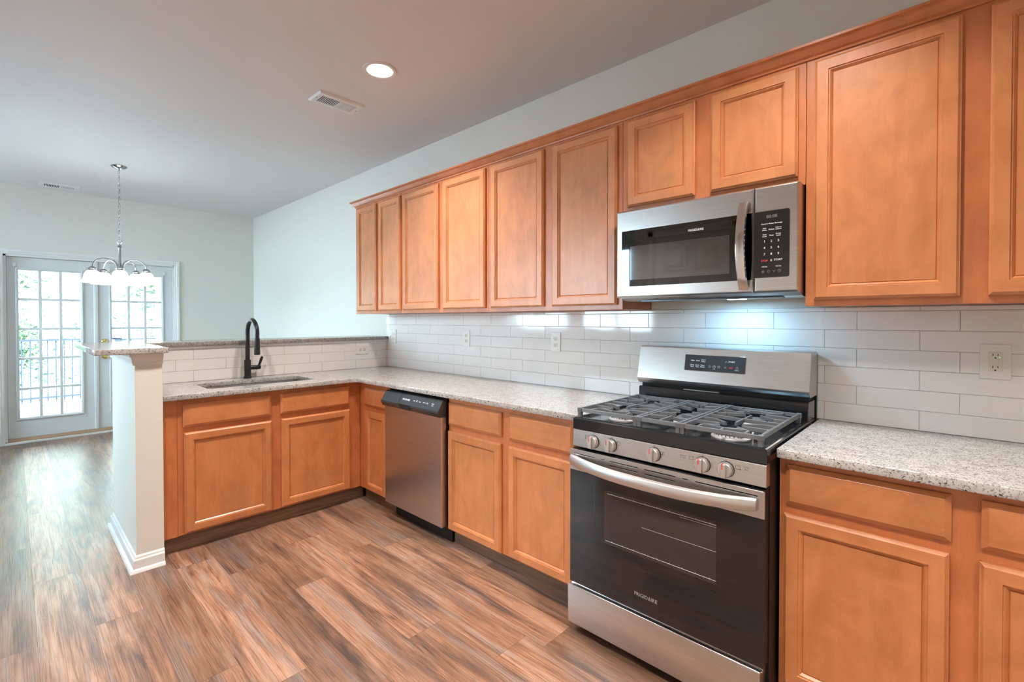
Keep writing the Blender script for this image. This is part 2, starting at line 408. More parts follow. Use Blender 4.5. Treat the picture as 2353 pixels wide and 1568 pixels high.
# floor of individual planks
def build_floor():
    PW, PL = 0.178, 1.22; known = {0: -0.115, 1: -0.456, 2: -1.175, 3: -0.334, 4: -0.600, 5: -0.813, 6: -1.515, 7: -0.95, 8: -0.3}
    tones = {(1, -1): 0.62, (2, -1): 0.75}
    vs, fs, uvs, tn = [], [], [], []; x_lo, x_hi, y_lo, y_hi = XF-T, 3.3, -5.1, 0.1
    r = -6
    while True:
        ya = -0.905-r*PW; yb = ya-PW+0.0008
        if ya < y_lo: break
        st = known.get(r, None)
        if st is None: st = -0.2-((r*0.37+0.11*(r % 3)) % 1.0)*PL
        k = int((x_lo-st)//PL); 
        while st+k*PL < x_hi:
            a = max(x_lo, st+k*PL); b = min(x_hi, st+(k+1)*PL-0.0008)
            if b > a:
                o = len(vs); vs += [(a, yb, 0), (b, yb, 0), (b, ya, 0), (a, ya, 0)]; fs.append((o, o+1, o+2, o+3))
                u0 = a-(st+k*PL); uvs += [(u0, 0), (u0+b-a, 0), (u0+b-a, PW), (u0, PW)]
                tn.append(random.random())
            k += 1
        r += 1
    # slab body under the planks (their joint lines show it)
    o = len(vs); vs += [(x_lo, y_lo, -0.0012), (x_hi, y_lo, -0.0012), (x_hi, y_hi, -0.0012), (x_lo, y_hi, -0.0012), (x_lo, y_lo, -0.1), (x_hi, y_lo, -0.1), (x_hi, y_hi, -0.1), (x_lo, y_hi, -0.1)]
    sl = [(0, 1, 2, 3), (7, 6, 5, 4), (0, 4, 5, 1), (1, 5, 6, 2), (2, 6, 7, 3), (3, 7, 4, 0)]
    for q in sl: fs.append(tuple(o+i for i in q)); uvs += [(0, 0)]*4; tn.append(0.0)
    me = bpy.data.meshes.new('floor'); me.from_pydata(vs, [], fs)
    ul = me.uv_layers.new(name='plank')
    for i, uv in enumerate(uvs): ul.data[i].uv = uv
    at = me.attributes.new('tone', 'FLOAT', 'FACE'); at.data.foreach_set('value', tn)
    me.materials.append(FLOORM); me.materials.append(simple('plank_joint', (0.05, 0.04, 0.035), 0.8))
    me.polygons.foreach_set('material_index', [0]*(len(fs)-6)+[1]*6)
    ob = link('floor', me, None); tag(ob, kind='structure')
build_floor()

# half wall, its wing beside the sink cabinet, baseboard
WY0, WY1, WXE, WXB = -1.946, -1.824, -1.948, -2.766
mb = MB(); mb.prism([(WXB, WY0), (WXE, WY0), (WXE, WY1), (-2.622, WY1), (-2.622, 0), (WXB, 0)], 'z', 0, 1.155)
struct('wall_peninsula', mb, WALLP, 'pale half wall carrying the raised bar, with its end wing', bevel=0.003)
def profile_loft(name, prof, path, mats, parent=None, closed=False, label=None, m4=None):
    # sweep a profile (out, up) along a plan path with mitred corners; out is to the right of travel
    mb = MB(); n = len(path); k = len(prof); vs = []
    for i in range(n):
        p = Vector(path[i]); d0 = (p-Vector(path[i-1])).normalized() if i > 0 else None; d1 = (Vector(path[i+1])-p).normalized() if i < n-1 else None
        if d0 is None: d0 = d1
        if d1 is None: d1 = d0
        n0 = Vector((d0.y, -d0.x)); n1 = Vector((d1.y, -d1.x)); mt = (n0+n1); mt = mt/ (mt.length_squared/2) if mt.length > 0.01 else n0
        for o, u in prof: vs.append((p.x+mt.x*o, p.y+mt.y*o, u))
    fs = [(i*k+j, i*k+(j+1) % k, (i+1)*k+(j+1) % k, (i+1)*k+j) for i in range(n-1) for j in range(k)] + [list(range(k)), [(n-1)*k+j for j in range(k)][::-1]]
    mb.add(vs, fs); return mb.build(name, mats, parent)
BP = [(0, 0), (0.031, 0), (0.031, 0.004), (0.026, 0.015), (0.015, 0.019), (0.015, 0.062), (0.012, 0.068), (0.009, 0.070), (0.008, 0.078), (0.004, 0.084), (0, 0.086)]
o = profile_loft('baseboard_peninsula', BP, [(WXB, -0.001), (WXB, WY0), (WXE, WY0), (WXE, WY1)][::1], TRIMW); tag(o, 'white baseboard wrapping the foot of the half wall', kind='structure')
# the path runs so that 'out' is away from the wall; flip when needed
def flipcheck(): pass
o = profile_loft('baseboard_back', BP, [(XF, 0), (WXB, 0)], TRIMW); tag(o, kind='structure')
o = profile_loft('baseboard_far', BP, [(XF, DY1+0.058), (XF, 0)], TRIMW); tag(o, kind='structure')
o = profile_loft('baseboard_left', BP, [(-1.4, -5.0), (XF, -5.0)], TRIMW); tag(o, kind='structure')
o = profile_loft('baseboard_entry', BP, [(XF, -5.0), (XF, DY0-0.058)], TRIMW); tag(o, kind='structure')
o = profile_loft('baseboard_near', BP, [(3.2, -3.1), (-0.29, -3.1)], TRIMW); tag(o, kind='structure')
# moulding under the bar: capital at the wing end and the strip over the tile
MP = [(0, 1.094), (0.009, 1.094), (0.010, 1.106), (0.0125, 1.109), (0.014, 1.124), (0.018, 1.136), (0.022, 1.139), (0.024, 1.1548), (0, 1.1548)]
o = profile_loft('trim_1', MP, [(WXB, -0.001), (WXB, WY0), (WXE, WY0), (WXE, WY1)], TRIMW); tag(o, 'white moulding under the raised granite bar at the wall end', kind='structure')
mb = MB(); mb.prism([(-2.6115, 1.136), (-2.604, 1.137), (-2.598, 1.145), (-2.596, 1.1548), (-2.6115, 1.1548)], 'y', -1.823, -0.0105); struct('trim_2', mb, TRIMW, 'thin white strip between half wall tile and raised bar')

# ------------------------------------------------------------------ backsplash tiles
def tile_field(name, label, P, u_lo, u_hi, z_lo, z_hi, jo, je, pitch, zp, skip_lo=None):
    # P(u, z, w): w out of the wall. jo/je: joint phase on odd/even rows. grout bed 6 mm, tile face 10 mm
    t = thing(name, label, 'backsplash', P(u_lo, z_lo, 0))
    mb = MB(); mb.rings(P, u_lo, u_hi, z_lo, z_hi, [(0, 0.0005), (0, 0.0086)]); mb.build('grout', GROUT, t)
    tl = MB(); row = 0; z = z_lo
    while z < z_hi-0.004:
        z1 = min(z+zp, z_hi); ph = jo if row % 2 == 0 else je
        k = math.floor((u_lo-ph)/pitch)
        while ph+k*pitch < u_hi:
            a = max(u_lo, ph+k*pitch); b = min(u_hi, ph+(k+1)*pitch)
            if b-a > 0.006 and z1-z > 0.004:
                tw = random.uniform(-0.0006, 0.0006); tv = random.uniform(-0.00025, 0.00025)
                def Q(u, v, w, a=a, b=b, z=z, z1=z1, tw=tw, tv=tv): return P(u, v, w+(tw*((u-a)/(b-a)-0.5)+tv*((v-z)/(z1-z)-0.5) if w > 0.008 else 0))
                g = 0.0008
                tl.rings(Q, a+g, b-g, z+g, z1-g, [(0, 0.007), (0, 0.0092), (0.0012, 0.0102)], cap0=False)
            k += 1
        z += zp; row += 1
    tl.build('tile_field', TILE, t)
    return t
PB = lambda u, z, w: (u, -w, z)
PKW = lambda u, z, w: (-2.622+w, u, z)
tile_field('backsplash', 'white subway tile backsplash on the long wall behind the range', PB, XK-0.010, 1.72, ZC, 1.3865, 0.784, 0.895, 0.3055, 0.0763)
tile_field('backsplash', 'white subway tile backsplash on the half wall behind the sink', PKW, WY1+0.0005, -0.0112, ZC, 1.137, -1.531, -1.634, 0.3020, 0.0763)

# ------------------------------------------------------------------ cabinets
def PY(yf): return lambda u, v, w: (u, yf-w, v)
def PX(xf): return lambda u, v, w: (xf+w, u, v)
def door(parent, P, u0, u1, v0, v1, name='door'):
    mb = MB(); fw = 0.043
    mb.rings(P, u0, u1, v0, v1, [(0, 0.0005), (0, 0.0115), (0.0035, 0.0135), (0.009, 0.019)], cap1=False)
    a, b, c, d = u0+0.009, u1-0.009, v0+0.009, v1-0.009
    A, B, Cc, D = u0+fw, u1-fw, v0+fw, v1-fw
    w = 0.019
    def q(x0, x1, y0, y1, m): mb.add([P(x0, y0, w), P(x1, y0, w), P(x1, y1, w), P(x0, y1, w)], [(0, 1, 2, 3)], m)
    q(a, A, c, d, 0); q(B, b, c, d, 0); q(A, B, c, Cc, 1); q(A, B, D, d, 1)
    mb.rings(P, A, B, Cc, D, [(0, 0.019), (0.0015, 0.0150), (0.0055, 0.0150), (0.0115, 0.0085), (0.0128, 0.0060), (0.0150, 0.0085)], cap0=False, cap1=True)
    return mb.build(name, [MAPLE, MAPLE_H], parent)
def drawer(parent, P, u0, u1, v0, v1):
    mb = MB(); mb.rings(P, u0, u1, v0, v1, [(0, 0.0005), (0, 0.010), (0.003, 0.012), (0.014, 0.019)])
    return mb.build('drawer', MAPLE_H, parent)
UF = -0.301; UZ0, UZ1 = 1.3885, 2.326
def upper(label, x0, x1, doors, z0=UZ0, zd0=1.410, wallside=-0.002):
    t = thing('wall_cabinet', label, 'cabinet', ((x0+x1)/2, UF, z0), 'maple wall cabinets')
    mb = MB(); mb.box(x0+0.0005, x1-0.0005, UF+0.019, wallside, z0, UZ1); mb.build('body', MAPLE_F, t)
    mb = MB(); mb.box(x0+0.0007, x1-0.0007, UF, UF+0.0188, z0-0.003, UZ1); mb.build('face_frame', MAPLE_F, t, bevel=0.0012)
    for a, b in doors: door(t, PY(UF), a, b, zd0, 2.298)
    return t
upper('narrow two-door maple wall cabinet at the far left end of the row', -2.640, -1.939, [(-2.598, -2.292), (-2.250, -1.942+0.004)])
upper('two-door maple wall cabinet, second from the left end of the row', -1.939, -0.966, [(-1.904, -1.466), (-1.414, -0.986)])
upper('two-door maple wall cabinet directly left of the microwave', -0.966, -0.010, [(-0.936, -0.508), (-0.448, -0.038)])
upper('short two-door maple cabinet above the microwave', -0.010, 0.771, [(0.019, 0.350), (0.418, 0.746)], 1.852, 1.883)
upper('tall-door maple wall cabinet right of the microwave', 0.771, 1.70, [(0.800, 1.198), (1.262, 1.670)])
t = thing('crown_moulding', 'maple crown moulding running along the top of the wall cabinets', 'moulding', (0, UF, 2.32))
CP = [(0, 2.313), (0.005, 2.313), (0.006, 2.320), (0.014, 2.326), (0.022, 2.336), (0.030, 2.348), (0.036, 2.351), (0.040, 2.353), (0.040, 2.362), (0, 2.362)]
def loft_up():
    global t
    ob = profile_loft('moulding_run', CP, [(-2.6405, -0.004), (-2.6405, UF-0.0008), (1.70, UF-0.0008)], MAPLE_F, t)
loft_up()

def base_cab(label, x0, x1, drs, dws, kick=True):
    t = thing('base_cabinet', label, 'cabinet', ((x0+x1)/2, FY, 0), 'maple base cabinets')
    mb = MB(); mb.box(x0+0.0005, x1-0.0005, FY+0.019, -0.012, 0.10, ZB-0.001); mb.build('body', MAPLE_F, t)
    mb = MB(); mb.box(x0+0.0007, x1-0.0007, FY, FY+0.0188, 0.097, ZB-0.001); mb.build('face_frame', MAPLE_F, t, bevel=0.0012)
    for a, b, c, d in dws: drawer(t, PY(FY), a, b, c, d)
    for a, b, c, d in drs: door(t, PY(FY), a, b, c, d)
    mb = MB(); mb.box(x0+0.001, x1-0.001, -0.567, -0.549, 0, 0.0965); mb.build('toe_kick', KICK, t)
    return t
base_cab('narrow maple base cabinet in the corner, left of the dishwasher', FX+0.0005, -1.612, [(-1.928, -1.648, 0.105, 0.680)], [(-1.936, -1.642, 0.714, 0.843)])
base_cab('maple base cabinet with two drawers between dishwasher and range', -0.984, -0.004, [(-0.979, -0.543, 0.100, 0.682), (-0.488, -0.075, 0.105, 0.682)], [(-0.976, -0.540, 0.717, 0.848), (-0.485, -0.075, 0.714, 0.850)])
base_cab('maple base cabinet with two drawers to the right of the range', 0.764, 1.70, [(0.780, 1.184, 0.125, 0.692), (1.242, 1.655, 0.125, 0.692)], [(0.785, 1.187, 0.724, 0.855), (1.245, 1.655, 0.726, 0.855)])
# sink cabinet on the peninsula (open box so the basin hangs inside)
t = thing('base_cabinet', 'maple sink cabinet under the faucet with two drawer fronts', 'cabinet', (FX, -1.2, 0), 'maple base cabinets')
mb = MB(); mb.box(-2.60, FX-0.019, -1.745, -1.727, 0.10, ZB-0.001); mb.box(-2.60, FX-0.019, -0.66, -0.642, 0.10, ZB-0.001); mb.box(-2.60, FX-0.019, -1.727, -0.66, 0.10, 0.118); mb.box(-2.612, -2.60, -1.745, -0.642, 0.10, ZB-0.001)
mb.build('body', MAPLE_F, t)
mb = MB(); mb.box(FX-0.0188, FX, -1.7465, FY-0.0008, 0.097, ZB-0.001); mb.build('face_frame', MAPLE_F, t, bevel=0.0012)
for a, b, n in ((-1.721, -1.242, 0), (-1.184, -0.702, 0)): drawer(t, PX(FX), a, b, 0.719, 0.849)
for a, b in ((-1.716, -1.238), (-1.178, -0.697)): door(t, PX(FX), a, b, 0.106, 0.685)
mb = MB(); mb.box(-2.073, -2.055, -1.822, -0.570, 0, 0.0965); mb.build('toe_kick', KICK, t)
mb = MB(); mb.box(FX-0.0188, FX+0.0005, WY1+0.0008, -1.7475, 0.095, ZB-0.001); o = mb.build('filler_panel', MAPLE_F, None, bevel=0.001)
tag(o, 'plain maple filler strip between half wall and sink cabinet', 'panel')

# ------------------------------------------------------------------ countertops, bar
def arc(cx, cy, r, a0, a1, n=8): return [(cx+r*math.cos(math.radians(a0+(a1-a0)*k/n)), cy+r*math.sin(math.radians(a0+(a1-a0)*k/n))) for k in range(n+1)]
XE, YE = -1.978, -0.660
SX0, SX1, SY0, SY1 = -2.465, -2.130, -1.560, -0.895
r = 0.035
outl = [(XK+0.0008, WY1+0.001), (XE, WY1+0.001)] + arc(XE+r, YE-r, r, 180, 90) + [(-0.004, YE), (-0.004, -0.0115), (XK+0.0008, -0.0115)]
I4 = Matrix.Identity(4)
o = plate('countertop', [outl, rrect(SX0, SX1, SY0, SY1, 0.035)], ZC-ZB, Matrix.Translation((0, 0, ZB)), GRANITE, None, 0.003)
tag(o, 'L-shaped speckled grey granite countertop around the sink and dishwasher', 'countertop')
o = plate('countertop', [rrect(0.766, 1.72, YE, -0.0115, 0.006, 3)], ZC-ZB, Matrix.Translation((0, 0, ZB)), GRANITE, None, 0.003)
tag(o, 'straight speckled granite countertop to the right of the range', 'countertop')
BX0, BX1 = -2.945, -1.908
outl = [(BX0, -2.112), (BX1-0.01, -2.112)] + [(BX1, -2.102), (BX1, -1.812), (BX1-0.01, -1.802)] + [(-2.588, -1.802), (-2.588, -0.0115), (BX0, -0.0115)]
o = plate('bar_top', [outl], 0.030, Matrix.Translation((0, 0, 1.1555)), GRANITE, None, 0.003)
tag(o, 'raised granite bar slab on top of the half wall', 'bar top')

# ------------------------------------------------------------------ sink and faucet
t = thing('kitchen_sink', 'stainless steel undermount sink set in the peninsula counter', 'sink', (-2.3, -1.23, ZB))
mb = MB(); e = 0.008; zb = ZB-0.0008
def PZ(u, v, w): return (u, v, w)
mb.rings(PZ, SX0-e-0.015, SX1+e+0.015, SY0-e-0.015, SY1+e+0.015, [(0, zb-0.002), (0, zb), (0.015, zb), (0.018, zb-0.02), (0.020, zb-0.185), (0.032, zb-0.20)], cap0=False)
mb.rings(PZ, SX0-e-0.015, SX1+e+0.015, SY0-e-0.015, SY1+e+0.015, [(0, zb-0.002), (0.013, zb-0.004), (0.018, zb-0.19), (0.030, zb-0.203)], cap0=False)
mb.build('basin', STEEL, t, bevel=0.006)
mb = MB(); mb.lathe([(0.0, 0.0005), (0.030, 0.0005), (0.042, 0.003), (0.045, 0.0)], (-2.30, -1.23, zb-0.1995)); mb.build('drain', CHROME, t, True)
t = thing('kitchen_faucet', 'matte black gooseneck faucet behind the sink', 'faucet', (-2.557, -1.207, ZC))
fx, fy = -2.557, -1.207
mb = MB(); mb.lathe([(0.027, 0.0002), (0.027, 0.010), (0.0255, 0.014), (0.0225, 0.015), (0.0225, 0.128), (0.0215, 0.132), (0.016, 0.1325)], (fx, fy, ZC)); mb.build('body', FAUCET_M, t, True)
pts = [(fx, fy, ZC+0.13), (fx, fy, ZC+0.28)] ; R = 0.098
cz = ZC+0.325
pts = [(fx, fy, ZC+0.128), (fx, fy, ZC+0.2), (fx, fy, cz)] + [(fx+R-R*math.cos(PI*k/16), fy, cz+R*math.sin(PI*k/16)) for k in range(1, 16)] + [(fx+2*R, fy, cz), (fx+2*R, fy, cz-0.03)]
mb = MB(); mb.tube(pts, 0.0150, 18); mb.build('neck', FAUCET_M, t, True)
mb = MB(); mb.lathe([(0.0155, 0.0), (0.0175, -0.001), (0.0175, -0.035), (0.0195, -0.09), (0.0195, -0.115), (0.017, -0.118), (0.012, -0.117)], (fx+2*R, fy, cz-0.028)); mb.build('spray_head', FAUCET_M, t, True)
mb = MB(); mb.lathe([(0.0150, 0.0), (0.0165, 0.020), (0.0165, 0.045), (0.0150, 0.0455), (0.0150, 0.0475), (0.0165, 0.048), (0.0165, 0.068), (0.014, 0.072)], (fx, fy+0.015, ZC+0.075), 'y'); mb.build('valve', FAUCET_M, t, True)
mb = MB(); mb.tube([(fx, fy+0.075, ZC+0.082), (fx, fy+0.082, ZC+0.10), (fx, fy+0.095, ZC+0.138), (fx, fy+0.101, ZC+0.152)], [0.009, 0.009, 0.010, 0.008], 12, flat=0.6); mb.build('handle', FAUCET_M, t, True)

# ------------------------------------------------------------------ dishwasher
t = thing('dishwasher', 'stainless front dishwasher with black control strip under the counter', 'dishwasher', (-1.295, -0.60, 0))
DX0, DX1 = -1.600, -0.990
mb = MB(); mb.box(DX0+0.012, DX1-0.006, -0.62, -0.05, 0.11, 0.872); mb.build('tub_body', BLACK, t)
mb = MB(); mb.prism([(-0.6205, 0.108), (-0.657, 0.108), (-0.661, 0.112), (-0.661, 0.762), (-0.6205, 0.762)], 'x', DX0, DX1-0.004); mb.build('door', STEEL_DK, t, bevel=0.003)
mb = MB(); mb.box(DX1-0.0065, DX1-0.0038, -0.6625, -0.650, 0.110, 0.7615); mb.build('edge_trim', SATIN, t, bevel=0.0008)
mb = MB(); mb.prism([(-0.6205, 0.8625), (-0.640, 0.8625), (-0.652, 0.858), (-0.688, 0.800), (-0.690, 0.790), (-0.678, 0.764), (-0.662, 0.7625), (-0.6205, 0.7625)], 'x', DX0-0.003, DX1); mb.build('control_panel', CTRL, t, bevel=0.002)
cp = bpy.context.scene.objects.get('control_panel')
vdir = Vector((0, 0.036, 0.058)).normalized()
m4 = mframe((0, -0.6525, 0.857), (1, 0, 0), vdir); m4.translation = Vector((0, -0.6702, 0.8290))+Vector((0, -vdir.z, vdir.y))*0.0008
cpan = [c for c in t.children if c.name.startswith('control_panel')][0]
letters('lettering', [('FRIGIDAIRE', -1.335, 0.0, 0.0115, 'CENTER'), ('Cycles', -1.250, 0.003, 0.006, 'CENTER'), ('Heat\nDry', -1.222, 0.004, 0.005, 'CENTER'), ('Delay', -1.192, 0.002, 0.006, 'CENTER'), ('Options', -1.146, 0.003, 0.006, 'CENTER'), ('Clean\nSanitized', -1.116, 0.003, 0.004, 'CENTER'), ('Start', -1.062, 0.005, 0.008, 'CENTER'), ('Cancel', -1.062, -0.006, 0.005, 'CENTER')], m4, TEXTW, cpan)
mb = MB(); mb.tube([(-1.404, -0.6735, 0.828), (-1.404, -0.6885, 0.803)], 0.0008, 4); mb.tube([(-1.404, -0.654, 0.857), (-1.404, -0.688, 0.803)], 0.0007, 4); mb.build('panel_seam', BLACK_DK, cpan)
mb = MB(); mb.prism([(-1.392, 0.801), (-1.265, 0.801), (-1.276, 0.776), (-1.381, 0.776)], 'y', -0.6912, -0.680); mb.build('handle_pocket', BLACK_DK, t)
mb = MB(); mb.box(-1.382, -1.275, -0.6915, -0.680, 0.7715, 0.7755); mb.build('handle_lip', CTRL, t, bevel=0.001)
mb = MB(); mb.box(DX0+0.01, DX1-0.001, -0.579, -0.562, 0.001, 0.107); mb.build('kick_plate', BLACK, t, bevel=0.002)
mb = MB(); mb.box(DX0-0.004, DX1+0.002, -0.62, -0.56, 0.8645, 0.8795); mb.build('mounting_rail', BLACK, t)

# ------------------------------------------------------------------ gas range
t = thing('gas_range', 'freestanding stainless gas range with five burners and black oven door', 'stove', (0.3785, -0.40, 0))
RX0, RX1 = 0.001, 0.757
mb = MB(); mb.box(RX0+0.002, RX1-0.001, -0.690, -0.03, 0.035, 0.8685); mb.build('body', BLACK, t)
for x in (0.04, 0.715):
    for y in (-0.66, -0.08): mb = MB(); mb.lathe([(0.018, 0.0005), (0.018, 0.010), (0.008, 0.012), (0.008, 0.0345)], (x, y, 0)); mb.build('foot', BLACK, t, True)
mb = MB(); mb.rings(lambda u, v, w: (u, v, w), RX0-0.0005, RX1+0.0005, -0.730, -0.085, [(0.001, 0.869), (0, 0.872), (0, 0.912), (0.003, 0.917), (0.008, 0.919), (0.020, 0.919), (0.030, 0.909), (0.05, 0.908)]); mb.build('cooktop', ENAMEL, t, bevel=0.002)
# fascia with knobs
mb = MB(); mb.prism([(-0.6905, 0.868), (-0.726, 0.868), (-0.728, 0.864), (-0.732, 0.797), (-0.730, 0.794), (-0.6905, 0.794)], 'x', RX0, RX1-0.001); fas = mb.build('control_fascia', STEEL, t, bevel=0.0015)
def knob(x, z):
    kb = MB(); y0 = -0.7305
    kb.lathe([(0.0255, 0.0), (0.026, -0.004), (0.025, -0.018), (0.0225, -0.0205), (0, -0.0205)], (x, y0, z), 'y', 36)
    kb.prism([(x-0.0085, z-0.0235), (x+0.0085, z-0.0235), (x+0.0085, z+0.0235), (x-0.0085, z+0.0235)], 'y', y0-0.032, y0-0.012)
    k = kb.build('knob', SATIN, t, True, 0.0015)
    gv = MB(); gv.box(x-0.0095, x-0.0088, y0-0.0285, y0-0.0175, z-0.019, z+0.019); gv.box(x+0.0088, x+0.0095, y0-0.0285, y0-0.0175, z-0.019, z+0.019); gv.build('groove', CHROME, k)
    rm = MB(); rm.box(x-0.0045, x-0.0015, y0-0.0328, y0-0.0315, z+0.006, z+0.0235); rm.box(x-0.0045, x-0.0015, y0-0.0328, y0-0.021, z+0.0232, z+0.0241); rm.build('red_mark', TEXTR, k)
    bz = MB(); bz.lathe([(0.0270, 0), (0.0275, -0.001), (0.0258, -0.0022)], (x, y0+0.0002, z), 'y', 36); bz.build('bezel', BLACK, k, True)
KX = [0.104, 0.187, 0.372, 0.553, 0.632]
for x in KX: knob(x, 0.829)
mF = mframe((0, -0.7305, 0.829), (1, 0, 0), (0, 0.05, 1))
pol = []
for x in KX: icons('off_mark', [([(x, 0.027), (x, 0.034)], False)], mF @ Matrix.Translation((0, 0, 0.0004)), TEXTK, fas, 0.0006)
def sq(cx, cy, s=0.007): return ([(cx-s, cy-s*0.8), (cx+s, cy-s*0.8), (cx+s, cy+s*0.8), (cx-s, cy+s*0.8)], True)
for cx, dx, dy in ((KX[0]-0.033, -1, -1), (KX[1]+0.034, -1, 1), (KX[3]-0.040, 1, 1), (KX[4]+0.038, 1, -1)):
    pol.append([sq(cx, 0.014), (circ(cx+dx*0.007, 0.014+dy*0.0056, 0.0012, 6), True)])
pol.append([sq(KX[2]+0.034, 0.010, 0.0065), ([(KX[2]+0.034, 0.005), (KX[2]+0.034, 0.015)], False)])
icons('burner_icon', pol, mF @ Matrix.Translation((0, 0, 0.0004)), TEXTK, fas, 0.0006)
letters('lettering', [('Simmer\nBurner', KX[3]-0.070, 0.014, 0.0055, 'CENTER'), ('Quick\nBoil', KX[4]+0.064, 0.016, 0.0055, 'CENTER')], mF @ Matrix.Translation((0, 0, 0.0006)), TEXTG, fas)
# burners
def burner(x, y, rb, oval=0):
    bb = MB(); bb.lathe([(rb*1.25, 0.909), (rb*1.28, 0.915), (rb*1.15, 0.9185), (rb*1.02, 0.9185), (rb*0.98, 0.926), (rb*0.85, 0.927)], (x, y, 0), n=40)
    if oval: bb.v = [(px, y+(py-y)*oval, pz) for px, py, pz in bb.v]
    b = bb.build('burner', ALU, t, True)
    cc = MB(); cc.lathe([(rb*0.96, 0.9272), (rb*1.0, 0.929), (rb*1.0, 0.933), (rb*0.92, 0.9355), (0, 0.936)], (x, y, 0), n=40)
    if oval: cc.v = [(px, y+(py-y)*oval, pz) for px, py, pz in cc.v]
    cc.build('burner_cap', simple('burner_cap', (0.16, 0.17, 0.18), 0.35, 0.3), b, True)
    ps = MB()
    for k in range(24):
        a = 2*PI*k/24; rr = rb*0.995; qx, qy = x+rr*math.cos(a), y+rr*math.sin(a)*(oval or 1); ps.box(qx-0.0012, qx+0.0012, qy-0.0012, qy+0.0012, 0.9195, 0.925)
    ps.build('burner_port', BLACK_DK, b)
    ig = MB(); ig.lathe([(0.003, 0.909), (0.003, 0.930), (0.0015, 0.931)], (x+rb*1.15, y+rb*0.9, 0), n=10); ig.build('igniter', PLASTIC_W, b, True)
BUR = [(0.165, -0.605, 0.044), (0.165, -0.320, 0.036), (0.605, -0.605, 0.052), (0.605, -0.320, 0.036)]
for x, y, rb in BUR: burner(x, y, rb)
burner(0.382, -0.455, 0.036, 1.9)
# grates
GZ = 0.957
def grate(x0, x1, side):
    g = MB(); yf, yb = -0.712, -0.212; W, Hh = 0.0135, 0.015
    def pl(pts, w=0.0115, h=0.014, rise=0.0):
        for a, b in zip(pts, pts[1:]): g.bar((a[0], a[1], GZ+rise), (b[0], b[1], GZ+rise), w, h)
    g.bar((x0, yf, GZ), (x1, yf, GZ), W, Hh); g.bar((x0, yb, GZ), (x1, yb, GZ), W, Hh)
    g.bar((x0+W/2, yf-W/2, GZ+0.001), (x0+W/2, yb+W/2, GZ+0.001), W, Hh); g.bar((x1-W/2, yf-W/2, GZ+0.001), (x1-W/2, yb+W/2, GZ+0.001), W, Hh)
    for x in (x0+0.006, x1-0.006):
        for y in (yf, yb): g.box(x-0.0075, x+0.0075, y-0.009, y+0.009, 0.9195, GZ-0.010); g.box(x-0.0095, x+0.0095, y-0.010, y+0.010, GZ-0.016, GZ+0.0015)
    xm = (x0+x1)/2; ym = (yf+yb)/2
    if side:
        pl([(x0, ym), (x1, ym)])
        for by, s, ye in ((-0.600, -1, yf), (-0.320, 1, yb)):
            # fingers from the end rail bend in around the burner
            for q in (-1, 1):
                pl([(xm+q*0.078, ye), (xm+q*0.078, by+s*0.062), (xm+q*0.030, by+s*0.026)])
                pl([((x0 if q < 0 else x1), by), (xm+q*0.040, by)])
                pl([((x0 if q < 0 else x1), by-s*0.072), (xm+q*0.085, by-s*0.072), (xm+q*0.028, by-s*0.028)])
            pl([(xm, ye), (xm, by+s*0.064)]); pl([(xm, ym), (xm, by-s*0.050)])
            pl([(xm-0.062, by+s*0.052), (xm, by+s*0.070), (xm+0.062, by+s*0.052)])
    else:
        for y in (-0.640, -0.560, -0.350, -0.270): pl([(x0, y), (xm-0.012, y+(0.03 if y < ym else -0.03))]); pl([(x1, y), (xm+0.012, y+(0.03 if y < ym else -0.03))])
        pl([(xm, yf), (xm, -0.600)]); pl([(xm, yb), (xm, -0.31)]); pl([(x0, ym), (xm-0.025, ym)]); pl([(x1, ym), (xm+0.025, ym)])
    g.build('grate', IRON, t, False, 0.0012, 1)
grate(0.020, 0.293, True); grate(0.2975, 0.4635, False); grate(0.468, 0.740, True)
# backguard
YB0, YB1 = -0.132, -0.168
mb = MB(); mb.prism([(-0.030, 1.200), (YB0+0.006, 1.200), (YB0, 1.197), (YB1, 1.040), (YB1+0.004, 1.030), (-0.150, 1.0135), (-0.030, 1.0135)], 'x', RX0-0.004, RX1+0.004); bgd = mb.build('backguard', STEEL, t, bevel=0.0015)
mb = MB(); mb.box(RX0+0.006, RX1-0.006, -0.130, -0.028, 0.98, 1.013); mb.build('vent_recess', BLACK_DK, t)
mb = MB(); mb.prism([(-0.028, 0.905), (-0.028, 0.996), (-0.150, 0.996), (-0.156, 0.992), (-0.160, 0.921), (-0.160, 0.905)], 'x', RX0+0.001, RX1-0.001); mb.build('splash_panel', ENAMEL, t, bevel=0.002)
mb = MB()
for k in range(7): mb.box(0.23+k*0.0045, 0.37+k*0.0045, -0.145+k*0.0025, -0.1435+k*0.0025, 0.9965, 0.999)
mb.build('vent_grille', STEEL, t)
mb = MB(); mb.box(RX0-0.002, RX1+0.002, -0.030, -0.013, 0.40, 1.19); mb.build('rear_panel', BLACK, t)
sv = Vector((0, YB0-YB1, 1.197-1.040)).normalized(); sn = Vector((1, 0, 0)).cross(sv)
zc_ = 1.1295; mBG = mframe(Vector((0.378, YB1+(YB0-YB1)*(zc_-1.040)/0.157, zc_)), (1, 0, 0), sv)
plate('display_bezel', [rrect(-0.139, 0.1375, -0.0385, 0.0390, 0.003, 3)], 0.0018, mBG, CHROME, bgd, 0.0004)
dsp = plate('display', [rrect(-0.1365, 0.135, -0.0365, 0.0370, 0.002, 3)], 0.0026, mBG, CTRL, t, 0.0004)
mt = mBG @ Matrix.Translation((0, 0, 0.0030))
